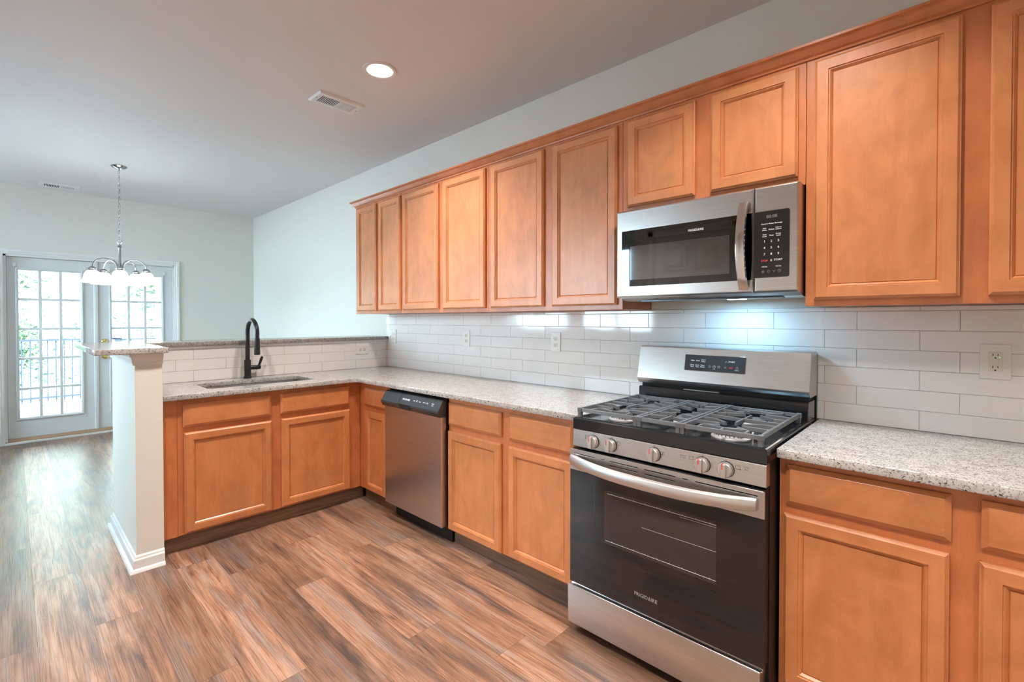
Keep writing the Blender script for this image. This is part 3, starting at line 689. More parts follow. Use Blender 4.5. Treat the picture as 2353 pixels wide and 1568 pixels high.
letters('lettering', [('Bake', -0.100, 0.011, 0.0062, 'CENTER'), ('Broil', -0.076, 0.011, 0.0062, 'CENTER'), ('Steam\nClean', -0.050, 0.012, 0.0060, 'CENTER'), ('Delay\nStart', -0.101, -0.014, 0.0060, 'CENTER'), ('Cook\nTime', -0.077, -0.014, 0.0060, 'CENTER'), ('Keep\nWarm', -0.052, -0.014, 0.0060, 'CENTER'), ('START', 0.077, 0.013, 0.0070, 'CENTER'), ('on/off', 0.001, -0.024, 0.0032, 'CENTER'), ('Hold 3 sec', 0.101, -0.024, 0.0032, 'CENTER')], mt, TEXTW, dsp)
letters('red_lettering', [('OFF', 0.074, -0.015, 0.0068, 'CENTER')], mt, TEXTR, dsp)
icons('panel_icon', [([(0.048, 0.008), (0.053, 0.016), (0.058, 0.008)], False), ([(0.045, -0.010), (0.050, -0.018), (0.055, -0.010)], False), [(circ(0.001, -0.014, 0.0055, 14), True), ([(0.001, -0.008), (0.001, -0.013)], False)], [(circ(0.022, -0.014, 0.0055, 14), True), ([(0.0185, -0.014), (0.022, -0.012), (0.0255, -0.014)], False)], ([(-0.021, -0.019), (-0.024, -0.012), (-0.0195, -0.008), (-0.015, -0.012), (-0.018, -0.019)], True), [([(0.0965, -0.020), (0.0965, -0.012), (0.1055, -0.012), (0.1055, -0.020)], True), ([(0.098, -0.012), (0.099, -0.008), (0.103, -0.008), (0.104, -0.012)], False)]], mt, TEXTW, dsp, 0.0005)
# oven door
YD = -0.746
dr = thing  # (keep the empty helper name free)
mdoor = mframe((0, YD+0.0, 0), (1, 0, 0), (0, 0, 1))   # normal faces -Y
def slot(x0, x1, z, h=0.0038): return rrect(x0, x1, z-h/2, z+h/2, h*0.48, 4)
holes = [slot(0.014, 0.121, 0.768), slot(0.146, 0.166, 0.768), slot(0.188, 0.314, 0.768), slot(0.340, 0.462, 0.768), slot(0.487, 0.508, 0.768), slot(0.534, 0.735, 0.768), slot(0.188, 0.314, 0.751), slot(0.340, 0.462, 0.751)]
mdo = mdoor.copy(); mdo.translation = Vector((0, YD+0.004, 0))
od = MB(); od.box(RX0-0.004+0.006, RX1-0.004, -0.7415, -0.6915, 0.215, 0.7865); od_ob = od.build('oven_door', BLACK, t)
ds = plate('door_top_strip', [rrect(RX0-0.005, RX1-0.001, 0.698, 0.786, 0.002, 2)]+holes, 0.0040, mdo, STEEL, od_ob, 0.0006)
gf = MB(); gf.box(RX0-0.004, RX1-0.0015, -0.7455, -0.7420, 0.217, 0.6975); gf.build('door_glass', GLASSK, od_ob, bevel=0.001)
gw = MB(); gw.box(0.166, 0.606, -0.74605, -0.74558, 0.432, 0.648); gw.build('oven_window', simple('oven_window_dots', (0.036, 0.031, 0.030), 0.06, 0, 0.65), od_ob)
gw = MB(); gw.box(0.118, 0.1215, -0.74590, -0.74556, 0.402, 0.650); gw.box(0.118, 0.607, -0.74590, -0.74556, 0.400, 0.4025); gw.build('window_border', simple('window_border', (0.022, 0.020, 0.020), 0.06, 0, 0.65), od_ob)
rk = MB()
for zz in (0.636, 0.445):
    rk.tube([(0.180 if zz > 0.5 else 0.172, -0.7463, zz), (0.606, -0.7463, zz)], 0.0010, 5)
    for k in range(9): rk.box(0.2+k*0.048, 0.2018+k*0.048, -0.7470, -0.7461, zz+0.001, zz+0.0035)
rk.tube([(0.330, -0.7463, 0.545), (0.606, -0.7463, 0.545)], 0.0006, 5); rk.tube([(0.480, -0.7463, 0.628), (0.606, -0.7463, 0.628)], 0.0006, 5)
rk.build('oven_rack', RACKM, od_ob)
letters('lettering', [('FRIGIDΔIRE', 0.3475, 0.283, 0.0135, 'CENTER')], Matrix.Translation((0, YD+0.0002, 0)) @ Matrix.Rotation(PI/2, 4, 'X'), TEXTG, od_ob)
# bowed handle
hp = []; n = 24
for k in range(n+1):
    s = k/n; x = 0.008+s*0.728; bow = 1-abs(2*s-1)**2.6; hp.append((x, YD-0.012-0.046*bow, 0.745-0.012*bow))
hb = MB(); vs = []; sec = [(0.010, -0.019), (0.004, -0.0215), (-0.006, -0.019), (-0.010, -0.010), (-0.011, 0.004), (-0.007, 0.015), (0.001, 0.019), (0.010, 0.017)]
for i, p in enumerate(hp):
    sc_ = 1.0 if 0 < i < n else 0.86
    for dy, dz in sec: vs.append((p[0], p[1]+dy*sc_*1.15, p[2]+dz*sc_*1.15))
k8 = len(sec)
hb.add(vs, [(i*k8+j, i*k8+(j+1) % k8, (i+1)*k8+(j+1) % k8, (i+1)*k8+j) for i in range(n) for j in range(k8)]+[list(range(k8)), [n*k8+j for j in range(k8)][::-1]])
hb.box(0.010, 0.034, YD-0.010, YD+0.002, 0.730, 0.758); hb.box(0.712, 0.734, YD-0.010, YD+0.002, 0.730, 0.758)
hb.build('handle', SATIN, od_ob, True, 0.002)
vt = MB()
for k in range(3): vt.box(RX1-0.004, RX1-0.0032, -0.735, -0.722, 0.760+k*0.008, 0.763+k*0.008)
vt.build('side_vent', BLACK_DK, od_ob)
# storage drawer
mb = MB(); mb.prism([(-0.6915, 0.040), (-0.748, 0.040), (-0.752, 0.044), (-0.754, 0.200), (-0.752, 0.206), (-0.742, 0.207), (-0.736, 0.196), (-0.728, 0.194), (-0.722, 0.207), (-0.6915, 0.207)], 'x', RX0-0.010, RX1-0.010); mb.build('storage_drawer', STEEL, t, True, 0.0012)

# ------------------------------------------------------------------ microwave
t = thing('microwave', 'stainless over-the-range microwave with black glass door and keypad', 'microwave', (0.380, -0.20, 1.43))
MWGLASS = simple('microwave_glass', (0.085, 0.088, 0.090), 0.03, 1.0)
MX0, MX1, MZ0, MZ1, MY = 0.002, 0.767, 1.4395, 1.8490, -0.385
mb = MB(); mb.prism([(-0.006, 1.430), (-0.280, 1.4235), (-0.320, 1.4275), (-0.345, 1.438), (-0.345, MZ1-0.001), (-0.006, MZ1-0.001)], 'x', MX0+0.002, MX1-0.0015); mb.build('body', simple('microwave_case', (0.42, 0.40, 0.39), 0.28, 0.9), t)
SEAM = 0.6115
mb = MB(); mb.rings(PY(-0.3455), MX0, SEAM-0.0016, MZ0, MZ1, [(0, 0.0), (0, 0.031), (0.006, 0.0390)]); mdr = mb.build('door', STEEL, t, bevel=0.002)
mMW = Matrix.Translation((0, MY, 0)) @ Matrix.Rotation(PI/2, 4, 'X')   # u=x, v=z, normal -Y
plate('door_glass', [rrect(0.034, SEAM-0.003, 1.4905, 1.7520, 0.002, 2)], 0.0020, mMW, MWGLASS, mdr, 0.0003)
plate('door_window', [rrect(0.078, 0.523, 1.5205, 1.6775, 0.003, 2)], 0.0025, mMW, simple('microwave_screen', (0.20, 0.205, 0.205), 0.05, 1.0), mdr, 0.0003)
letters('lettering', [('FRIGIDΔIRE', 0.386, 1.7155, 0.0095, 'CENTER')], mMW @ Matrix.Translation((0, 0, 0.0024)), TEXTW, mdr)
# bowed door handle
hb = MB(); vs = []; n = 24
for k in range(n+1):
    s = k/n; z = 1.452+s*0.344; bow = math.sin(PI*s)**0.8
    y = MY-0.012-0.036*bow; x = 0.580-0.004*bow; hw = 0.0185
    for dx, dy in ((-hw, 0.003), (-hw*0.85, -0.004), (0, -0.0065), (hw*0.85, -0.004), (hw, 0.003), (0, 0.004)): vs.append((x+dx, y+dy, z))
hb.add(vs, [(i*6+j, i*6+(j+1) % 6, (i+1)*6+(j+1) % 6, (i+1)*6+j) for i in range(n) for j in range(6)]+[list(range(6)), [n*6+j for j in range(6)][::-1]])
hb.box(0.568, 0.592, MY-0.012, MY+0.004, 1.455, 1.470); hb.box(0.568, 0.592, MY-0.012, MY+0.004, 1.778, 1.793)
hb.build('handle', CHROME, mdr, True)
mb = MB(); mb.rings(PY(-0.3455), SEAM+0.0014, MX1, MZ0, MZ1, [(0, 0.0), (0, 0.030), (0.006, 0.0395)]); mcp = mb.build('control_panel', STEEL, t, bevel=0.002)
ol = [(SEAM+0.0035, 1.4965), (0.730, 1.4965)] + arc(0.730, 1.5035, 0.007, -90, 0, 4) + arc(0.730, 1.7445, 0.007, 0, 90, 4) + [(SEAM+0.0035, 1.7515)]
ol2 = [(SEAM+0.0035, 1.4945), (0.731, 1.4945)] + arc(0.731, 1.5025, 0.008, -90, 0, 4) + arc(0.731, 1.7455, 0.008, 0, 90, 4) + [(SEAM+0.0035, 1.7535)]
plate('keypad_bezel', [ol2], 0.0008, mMW, CHROME, mcp)
kp = plate('keypad', [ol], 0.0018, mMW, GLASSK, t, 0.0003)
mk = mMW @ Matrix.Translation((0, 0, 0.0022)); c1, c2, c3 = 0.652, 0.676, 0.700; it = []
for i, row in enumerate((('1', '2', '3'), ('4', '5', '6'), ('7', '8', '9'))):
    for c, s in zip((c1, c2, c3), row): it.append((s, c, 1.635-0.0245*i, 0.0085, 'CENTER'))
it += [('0', c2, 1.5610, 0.0085, 'CENTER'), ('START', c3, 1.5625, 0.0072, 'CENTER'), ('Popcorn', c1, 1.7025, 0.0050, 'CENTER'), ('Potato', c2, 1.7025, 0.0050, 'CENTER'), ('Beverage', c3, 1.7025, 0.0050, 'CENTER'),
       ('Melt\nSoften', c1, 1.6820, 0.0048, 'CENTER'), ('Reheat', c2, 1.6800, 0.0050, 'CENTER'), ('Defrost\nwt/time', c3, 1.6820, 0.0048, 'CENTER'), ('Time\nCook', c1, 1.6580, 0.0050, 'CENTER'), ('Timer', c2, 1.6570, 0.0050, 'CENTER'), ('Power\nLevel', c3, 1.6580, 0.0050, 'CENTER'),
       ('+10 Sec', c1, 1.5380, 0.0048, 'CENTER'), ('+30 Sec', c3, 1.5380, 0.0048, 'CENTER')]
letters('lettering', it, mk, TEXTW, kp)
letters('red_lettering', [('STOP', c1, 1.5610, 0.0072, 'CENTER')], mk, TEXTR, kp)
letters('clock_digits', [('88:88', 0.677, 1.7290, 0.0125, 'CENTER')], mk, simple('unlit_segments', (0.13, 0.13, 0.13), 0.5), kp)
icons('keypad_icon', [[(circ(0.647, 1.5190, 0.0048, 6), True), (circ(0.647, 1.5190, 0.0018, 8), True)], ([(0.6655, 1.5145), (0.663, 1.5215), (0.667, 1.5250), (0.671, 1.5215), (0.6685, 1.5145)], True), [([(0.686, 1.515), (0.686, 1.519), (0.6815, 1.524)], False), ([(0.686, 1.519), (0.6905, 1.524)], False)], [(circ(0.7035, 1.5205, 0.0050, 14), True), ([(0.7035, 1.5245), (0.7035, 1.5205), (0.7065, 1.5205)], False)]], mk, TEXTG, kp, 0.0005)
mb = MB(); mb.box(0.10, 0.70, -0.318, -0.285, 1.4215, 1.4262); mb.build('vent_strip', simple('underside_blue_grey', (0.10, 0.13, 0.16), 0.25, 0.6), t)
mb = MB(); mb.box(0.455, 0.525, -0.210, -0.175, 1.4225, 1.4268); lo = mb.build('cooktop_light', simple('cool_light_lens', (1, 1, 1), 0.4, emis=(0.62, 0.86, 1), es=14), t)
def area(name, loc, size, watts, color, rot=(0, 0, 0), shape='DISK', sy=None, spread=PI, parent=None):
    l = bpy.data.lights.new(name, 'AREA'); l.shape = shape; l.size = size; l.energy = watts; l.color = color; l.spread = spread
    if sy: l.size_y = sy
    o = bpy.data.objects.new(name, l); COL.objects.link(o); o.location = loc; o.rotation_euler = rot; return o
area('cooktop_lamp', (0.49, -0.19, 1.420), 0.11, 1.8, (0.36, 0.70, 1.0), shape='RECTANGLE', sy=0.05)

# ------------------------------------------------------------------ outlets
def outlet_face(p, u, v, M, rot=False, name='receptacle'):
    m = M @ Matrix.Translation((u, v, 0))
    if rot: m = m @ Matrix.Rotation(PI/2, 4, 'Z')
    ol = [(x*1.0, max(-0.0125, min(0.0125, y))) for x, y in circ(0, 0, 0.0165, 28)]
    f = plate(name, [ol], 0.0070, m, PLASTIC_I, p, 0.0006)
    s = MB()
    for (a, b, c, d) in ((-0.0075, -0.0052, -0.002, 0.0070), (0.0052, 0.0072, -0.001, 0.0065)):
        s.add([m @ Vector((x, y, 0.0072)) for x, y in ((a, c), (b, c), (b, d), (a, d))]+[m @ Vector((x, y, 0.0069)) for x, y in ((a, c), (b, c), (b, d), (a, d))], [(0, 1, 2, 3), (7, 6, 5, 4)])
    pts = circ(0, -0.0065, 0.0024, 10); s.add([m @ Vector((x, y, 0.0072)) for x, y in pts]+[m @ Vector((x, y, 0.0069)) for x, y in pts], [list(range(10)), list(range(19, 9, -1))]); s.build('slot', BLACK_DK, f)
def outlet(label, M, u, v, hw=0.039, rot=False, kind='duplex', loc=(0, 0, 0)):
    t = thing('wall_outlet', label, 'outlet', M @ Vector((u, v, 0)), 'white wall outlets')
    hh = 0.0615; a, b = (hh, hw) if rot else (hw, hh)
    plate('cover_plate', [rrect(u-a, u+a, v-b, v+b, 0.003, 3)], 0.0055, M, PLASTIC_W, t, 0.0022)
    if kind == 'duplex':
        for s in (-0.0195, 0.0195): outlet_face(t, u+(s if rot else 0), v+(0 if rot else s), M, rot)
        sc_ = MB(); sc_.add([], []); 
        mm = M @ Matrix.Translation((u, v, 0.0055)); sc_.v = []; c = circ(0, 0, 0.0028, 10)
        sc_.add([mm @ Vector((x, y, 0.0008)) for x, y in c]+[mm @ Vector((x, y, -0.001)) for x, y in c], [list(range(10))]+[(i, (i+1) % 10, 10+(i+1) % 10, 10+i) for i in range(10)]); sc_.build('screw', PLASTIC_W, t)
    elif kind == 'gfci':
        plate('receptacle', [rrect(u-0.0165, u+0.0165, v-0.0335, v+0.0335, 0.002, 3)], 0.0068, M, PLASTIC_I, t, 0.0005)
        f = t.children[-1]; s = MB()
        for cy in (0.022, -0.021):
            for (p, q, r2, d) in ((-0.0075, -0.0052, -0.002, 0.0060), (0.0052, 0.0072, -0.001, 0.0055)):
                s.add([M @ Vector((u+x, v+cy+y, 0.0071)) for x, y in ((p, r2), (q, r2), (q, d), (p, d))], [(0, 1, 2, 3)])
            pts = circ(u, v+cy-0.0085, 0.0024, 10); s.add([M @ Vector((x, y, 0.0071)) for x, y in pts], [list(range(10))])
        s.build('slot', BLACK_DK, f)
        bt = plate('test_button', [rrect(u-0.008, u+0.008, v+0.0012, v+0.0065, 0.0008, 2)], 0.0078, M, PLASTIC_I, f, 0.0003); plate('reset_button', [rrect(u-0.008, u+0.008, v-0.0065, v-0.0012, 0.0008, 2)], 0.0078, M, PLASTIC_I, f, 0.0003)
        plate('indicator_light', [circ(u+0.0105, v+0.0155, 0.0015, 10)], 0.0073, M, LED_G, f)
        for sy_ in (-0.048, 0.048): plate('screw', [circ(u, v+sy_, 0.0032, 14)], 0.0063, M, PLASTIC_W, t, 0.0004)
    elif kind == 'double':
        for s in (-0.0195, 0.0195): outlet_face(t, u+0.023, v+s, M)
        plate('switch_plate', [rrect(u-0.028, u-0.018, v-0.012, v+0.012, 0.001, 2)], 0.0062, M, PLASTIC_I, t, 0.0003)
        tg = MB(); 
        mm = M; tg.add([mm @ Vector(p) for p in ((u-0.0265, v-0.004, 0.006), (u-0.0195, v-0.004, 0.006), (u-0.0195, v+0.003, 0.006), (u-0.0265, v+0.003, 0.006), (u-0.0255, v-0.010, 0.016), (u-0.0205, v-0.010, 0.016), (u-0.0205, v-0.006, 0.017), (u-0.0255, v-0.006, 0.017))], [(0, 3, 2, 1), (4, 5, 6, 7), (0, 1, 5, 4), (1, 2, 6, 5), (2, 3, 7, 6), (3, 0, 4, 7)]); tg.build('toggle', PLASTIC_I, t, bevel=0.0006)
    return t
MWL = Matrix.Translation((0, -0.0103, 0)) @ Matrix.Rotation(PI/2, 4, 'X')
outlet('white double wall plate with switch and outlet in the corner above the bar end', MWL, -2.520, 1.188, 0.060, kind='double')
outlet('white duplex outlet on the backsplash tile above the dishwasher', MWL, -1.508, 1.195)
outlet('white duplex outlet on the backsplash just left of the range', MWL, -0.653, 1.194)
outlet('white outlet with green indicator light at the right end of the backsplash', MWL, 1.290, 1.187, kind='gfci')
MKW = mframe((-2.6117, 0, 0), (0, 1, 0), (0, 0, 1))
outlet('white duplex outlet mounted sideways on the half wall tile', MKW, -0.263, 1.073, rot=True)

# ------------------------------------------------------------------ ceiling fixtures
def downlight(x, y, label=None, k=1.0):
    if label: t = thing('recessed_light', label, 'light', (x, y, H))
    else: t = thing('unseen_light', None, None, (x, y, H)); t['kind'] = 'structure'  # ceiling lights out of view, put in to light the kitchen
    mb = MB(); mb.lathe([(0.096, -0.0003), (0.095, -0.005), (0.086, -0.007), (0.074, -0.004), (0.068, 0.010), (0.066, -0.0005)], (x, y, H), n=48); mb.build('trim_ring', TRIMW, t, True)
    mb = MB(); mb.lathe([(0.0, -0.0045), (0.060, -0.0045), (0.0665, -0.0015), (0.0665, -0.0004)], (x, y, H), n=48); mb.build('lens', LENS, t, True)
    area('downlight_lamp', (x, y, H-0.010), 0.125, LAMP_W*k, (1.0, 0.92, 0.86), spread=math.radians(116))
downlight(-1.246, -0.905, 'lit round recessed light in the kitchen ceiling beside the air vent', 0.75)
downlight(0.75, -0.95, None, 0.7)
downlight(0.75, -2.1, None, 1.2)
downlight(-1.20, -2.1, None, 0.9)
downlight(2.4, -1.9, None, 1.1)
def ceiling_vent(x0, x1, y0, y1, label, long='y'):
    t = thing('air_vent', label, 'vent', ((x0+x1)/2, (y0+y1)/2, H), 'white ceiling air vents')
    mb = MB(); mb.rings(lambda u, v, w: (u, v, H-w), x0, x1, y0, y1, [(0, 0.0003), (0, 0.002), (0.010, 0.011), (0.022, 0.011)], cap1=True); f = mb.build('frame', TRIMW, t)
    bk = MB(); xa, xb = x0+0.045, x1-0.045; L = y1-y0; n = 20; hl = (L-0.07)/n
    sl = MB(); dk = MB()
    for k in range(n):
        if k == 10: continue
        yy = y0+0.035+k*hl
        dk.box(xa, xb, yy+0.002, yy+hl-0.003, H-0.0116, H-0.0112)
        if k > 10: sl.box(xa+0.004, xb, yy+0.004, yy+hl-0.003, H-0.0125, H-0.0117)
        sl.box(xa, xb, yy-0.0016, yy+0.0018, H-0.0140, H-0.0112)
    dk.build('opening', BLACK_DK, f); sl.build('louvre', simple('vent_white', (0.72, 0.74, 0.74), 0.4), f)
    mb = MB()
    for yy in (y0+0.018, y1-0.018): mb.lathe([(0.004, -0.0112), (0.003, -0.0135), (0, -0.0138)], ((x0+x1)/2, yy, H), n=10)
    mb.build('screw', NICKEL, t)
ceiling_vent(-1.905, -1.722, -1.040, -0.728, 'white ceiling vent close to the recessed light over the kitchen')
ceiling_vent(-5.925, -5.735, -2.180, -1.870, 'white ceiling vent by the end wall above the french doors')

# ------------------------------------------------------------------ chandelier
cx, cy = -4.540, -1.683
t = thing('chandelier', 'five-arm brushed nickel chandelier with lit white bell shades on a chain', 'chandelier', (cx, cy, H))
mb = MB(); mb.lathe([(0.060, -0.0003), (0.0615, -0.004), (0.050, -0.014), (0.025, -0.024), (0.010, -0.028), (0.006, -0.038), (0, -0.038)], (cx, cy, H), n=40); mb.build('canopy', NICKEL, t, True)
mb = MB(); z = H-0.036; k = 0; hl = 0.019; step = 0.0315
while z-2*hl > 2.092:
    pts = []
    for j in range(14):
        a = 2*PI*j/14; s_, c_ = math.sin(a), math.cos(a); dx, dz = 0.0095*c_, hl*s_
        ang = math.radians(44 if k % 2 == 0 else 134); pts.append((cx+dx*math.cos(ang), cy+dx*math.sin(ang), z-hl+dz))
    mb.tube(pts, 0.0019, 6, True); z -= step; k += 1
mb.tube([(cx+0.002, cy, H-0.036), (cx-0.003, cy+0.002, 2.5), (cx+0.002, cy, 2.3), (cx, cy, 2.06)], 0.0014, 6)
mb.build('chain', NICKEL, t, True)
mb = MB(); ang = math.radians(44); mb.tube([(cx+0.023*math.cos(2*PI*j/24)*math.cos(ang), cy+0.023*math.cos(2*PI*j/24)*math.sin(ang), 2.071+0.020*math.sin(2*PI*j/24)) for j in range(24)], 0.0023, 8, True); mb.build('ring', NICKEL, t, True)
mb = MB(); mb.lathe([(0.004, 2.052), (0.006, 2.044), (0.014, 2.040), (0.0175, 2.030), (0.014, 2.021), (0.0155, 2.018), (0.0155, 2.013), (0.0115, 2.011), (0.0115, 1.845), (0.016, 1.838), (0.024, 1.822), (0.026, 1.806), (0.018, 1.790), (0.008, 1.780), (0.009, 1.772), (0.004, 1.764), (0, 1.763)], (cx, cy, 0), n=28); mb.build('stem', NICKEL, t, True)
base = math.atan2(-2.389-cy, 1.2-cx)
for i in range(5):
    a = base+2*PI*i/5; d = Vector((math.cos(a), math.sin(a), 0)); R5 = 0.205
    pts = []
    for q in range(21):
        s = q/20
        r_ = 0.018+(R5-0.018)*(1-(1-s)**1.15) if s < 1 else R5
        zz = 1.815+(0.092)*math.sin(PI*min(1, s*1.0))**0.75 if 0 < s < 1 else 1.815
        pts.append((r_, zz))
    # half-ellipse arch
    pts = [((0.022+R5)/2-(R5-0.022)/2*math.cos(PI*q/20), 1.818+0.088*math.sin(PI*q/20)) for q in range(21)]
    mb = MB(); mb.tube([Vector((cx, cy, 0))+d*r_+Vector((0, 0, zz)) for r_, zz in pts], 0.0048, 10); arm = mb.build('arm', NICKEL, t, True)
    sx, sy = cx+d.x*R5, cy+d.y*R5
    mb = MB(); mb.lathe([(0.006, 1.824), (0.016, 1.820), (0.029, 1.808), (0.031, 1.803), (0.029, 1.800), (0.031, 1.797), (0.029, 1.793), (0.031, 1.790), (0.031, 1.786), (0.027, 1.785)], (sx, sy, 0), n=28); mb.build('socket_cup', NICKEL, arm, True)
    mb = MB(); mb.lathe([(0.029, 1.7855), (0.040, 1.780), (0.052, 1.765), (0.058, 1.748), (0.062, 1.725), (0.068, 1.705), (0.078, 1.690), (0.088, 1.681), (0.097, 1.676), (0.095, 1.678), (0.086, 1.684), (0.076, 1.693), (0.066, 1.707), (0.060, 1.725), (0.056, 1.747), (0.050, 1.763), (0.039, 1.777), (0.029, 1.782)], (sx, sy, 0), n=40); sh = mb.build('shade', SHADE, arm, True)
    mb = MB(); mb.lathe([(0, 1.706), (0.014, 1.710), (0.024, 1.724), (0.024, 1.738), (0.013, 1.758), (0.012, 1.780)], (sx, sy, 0), n=16); mb.build('bulb', BULB, arm, True)

# ------------------------------------------------------------------ french doors
XD = XF-0.045     # door leaf front plane
def casing():
    cp = [(0, 0), (0, 0.0)]
    mb = MB(); w = 0.057
    # mitred casing with a stepped profile around the opening
    prof = [(0.0, 0.0), (0.0, 0.010), (0.010, 0.013), (0.022, 0.013), (0.026, 0.017), (0.050, 0.019), (0.057, 0.014), (0.057, 0.0)]
    path = [(DY0, 0.0), (DY0, DZ), (DY1, DZ), (DY1, 0.0)]; vs = []
    dirs = [(-1, 0), (-1, 1), (1, 1), (1, 0)]
    for (y, z), (sy_, sz_) in zip(path, dirs):
        for o_, h_ in prof: vs.append((XF+h_+0.0003, y+sy_*o_, z+sz_*o_))
    k = len(prof); mb.add(vs, [(i*k+j, i*k+(j+1) % k, (i+1)*k+(j+1) % k, (i+1)*k+j) for i in range(3) for j in range(k)]+[list(range(k)), [3*k+j for j in range(k)][::-1]])
    return mb
struct('trim_3', casing(), TRIMW, 'white casing around the french doors')
mb = MB(); mb.box(XF-T, XF-0.001, DY0, DY0+0.022, 0, DZ); mb.box(XF-T, XF-0.001, DY1-0.012, DY1, 0, DZ); mb.box(XF-T, XF-0.001, DY0, DY1, DZ-0.020, DZ); mb.box(XF-T, XD-0.0405, DY0+0.02, DY0+0.05, 0.052, DZ-0.02); mb.box(XF-T, XD-0.0405, DY1-0.05, DY1-0.011, 0.052, DZ-0.02); mb.box(XF-T, XD-0.0405, DY0+0.02, DY1-0.011, DZ-0.045, DZ-0.019); struct('trim_4', mb, TRIMW, 'white jamb lining the french door opening')
mb = MB(); mb.prism([(XF-T, 0), (XF+0.004, 0), (XF+0.004, 0.030), (XF-0.04, 0.052), (XF-T, 0.052)], 'y', DY0+0.001, DY1-0.001); struct('trim_5', mb, WOODTH, 'brown wooden threshold under the french doors')
mb = MB(); mb.box(XF+0.0045, XF+0.022, DY0-0.001, DY1+0.001, 0.0005, 0.024); struct('trim_6', mb, TRIMW, 'white strip in front of the threshold', bevel=0.003)
MD = mframe((XD-0.040, 0, 0), (0, 1, 0), (0, 0, 1))
def leaf(n, y0, y1, gy0, gy1, label):
    rows = [0.272, 0.584, 0.913, 1.237, 1.560, 1.877]; m_ = 0.0125; holes = []
    ys = [gy0+(gy1-gy0)*i/3 for i in range(4)]
    for i in range(3):
        for j in range(5):
            a = ys[i]+(m_ if i > 0 else 0); b = ys[i+1]-(m_ if i < 2 else 0); c = rows[j]+(m_ if j > 0 else 0); d = rows[j+1]-(m_ if j < 4 else 0)
            holes.append(rrect(a, b, c, d))
    lf = plate('door_%d' % n, [rrect(y0, y1, 0.056, 2.016)]+holes, 0.040, MD, DOORW, None, 0.003)
    tag(lf, label, kind='structure')
    fr = MB()
    P = lambda u, v, w: (XD+w, u, v)
    prof = [(-0.028, 0.0), (-0.026, 0.010), (-0.016, 0.013), (-0.004, 0.008), (0.0, 0.0)]
    fr.rings(P, gy0, gy1, 0.272, 1.877, prof, cap0=False, cap1=False); fr.build('glazing_frame', DOORW, lf)
    g = MB(); g.box(XD-0.022, XD-0.018, gy0+0.001, gy1-0.001, 0.273, 1.876); g.build('glass', GLASS, lf)
    for yy in (gy0-0.033, gy1+0.033):
        b = MB(); b.box(XD+0.0003, XD+0.024, yy-0.013, yy+0.013, 1.912, 1.950); b.box(XD+0.004, XD+0.020, yy-0.011, yy+0.011, 1.906, 1.912); b.build('blind_bracket', TRIMW, lf, bevel=0.002)
        b = MB(); b.box(XD+0.0003, XD+0.012, yy-0.006, yy+0.006, 0.218, 0.240); b.tube([(XD+0.010, yy, 0.222), (XD+0.018, yy-0.004, 0.212)], 0.002, 6); b.build('hold_down_clip', TRIMW, lf, bevel=0.001)
    return lf
l1 = leaf(1, DY0+0.024, -1.706, -2.339, -1.842, 'left white french door with fifteen panes')
l2 = leaf(2, -1.6825, DY1-0.014, -1.563, -1.078, 'right white french door with fifteen panes and brass knob')
mb = MB(); mb.prism([(XD+0.0004, -1.727), (XD+0.014, -1.722), (XD+0.016, -1.706), (XD+0.014, -1.690), (XD+0.0004, -1.684)], 'z', 0.056, 2.016); mb.box(XD-0.038, XD+0.0003, -1.7055, -1.6830, 0.056, 2.016); mb.build('astragal', DOORW, l1)
for zz, nm in ((0.905, 'door_knob'), (1.080, 'deadbolt')):
    mb = MB()
    if nm == 'door_knob': mb.lathe([(0.032, 0.0005), (0.031, 0.006), (0.012, 0.010), (0.011, 0.030), (0.026, 0.038), (0.031, 0.050), (0.026, 0.062), (0, 0.066)], (XD, -1.631, zz), 'x')
    else: mb.lathe([(0.031, 0.0005), (0.030, 0.008), (0.022, 0.014), (0.012, 0.016), (0, 0.016)], (XD, -1.631, zz), 'x'); mb.box(XD+0.014, XD+0.030, -1.636, -1.626, zz-0.014, zz+0.014)
    mb.build(nm, BRASS, l2, True)
# six-panel door in the near wall behind the camera
P = lambda u, v, w: (u, -3.0995+w, v)
mb = MB(); mb.rings(P, -1.15, -0.37, 0.008, 2.20, [(0, 0), (0, 0.012)], cap1=True)
d3 = struct('door_3', mb, TRIMW, 'white six-panel door in the near wall behind the camera')
pm = MB()
for xa, xb in ((-1.05, -0.80), (-0.72, -0.47)):
    for za, zb_ in ((0.22, 0.86), (1.04, 1.70), (1.84, 2.08)): pm.rings(P, xa, xb, za, zb_, [(0, 0.0122), (0.006, 0.022), (0.016, 0.0125), (0.030, 0.0125), (0.060, 0.024)])
pm.build('raised_panel', TRIMW, d3)
cs = MB()
for a, b, c, d in ((-1.225, -1.155, 0, 2.275), (-0.365, -0.295, 0, 2.275), (-1.225, -0.295, 2.205, 2.275)): cs.rings(P, a, b, c, d, [(0, 0.0002), (0, 0.016), (0.01, 0.022)])
struct('trim_7', cs, TRIMW)
mb = MB(); mb.lathe([(0.028, 0.0125), (0.012, 0.018), (0.011, 0.04), (0.026, 0.05), (0.028, 0.06), (0, 0.068)], (-1.09, -3.0995, 0.95), 'y'); mb.build('door_knob', NICKEL, d3, True)

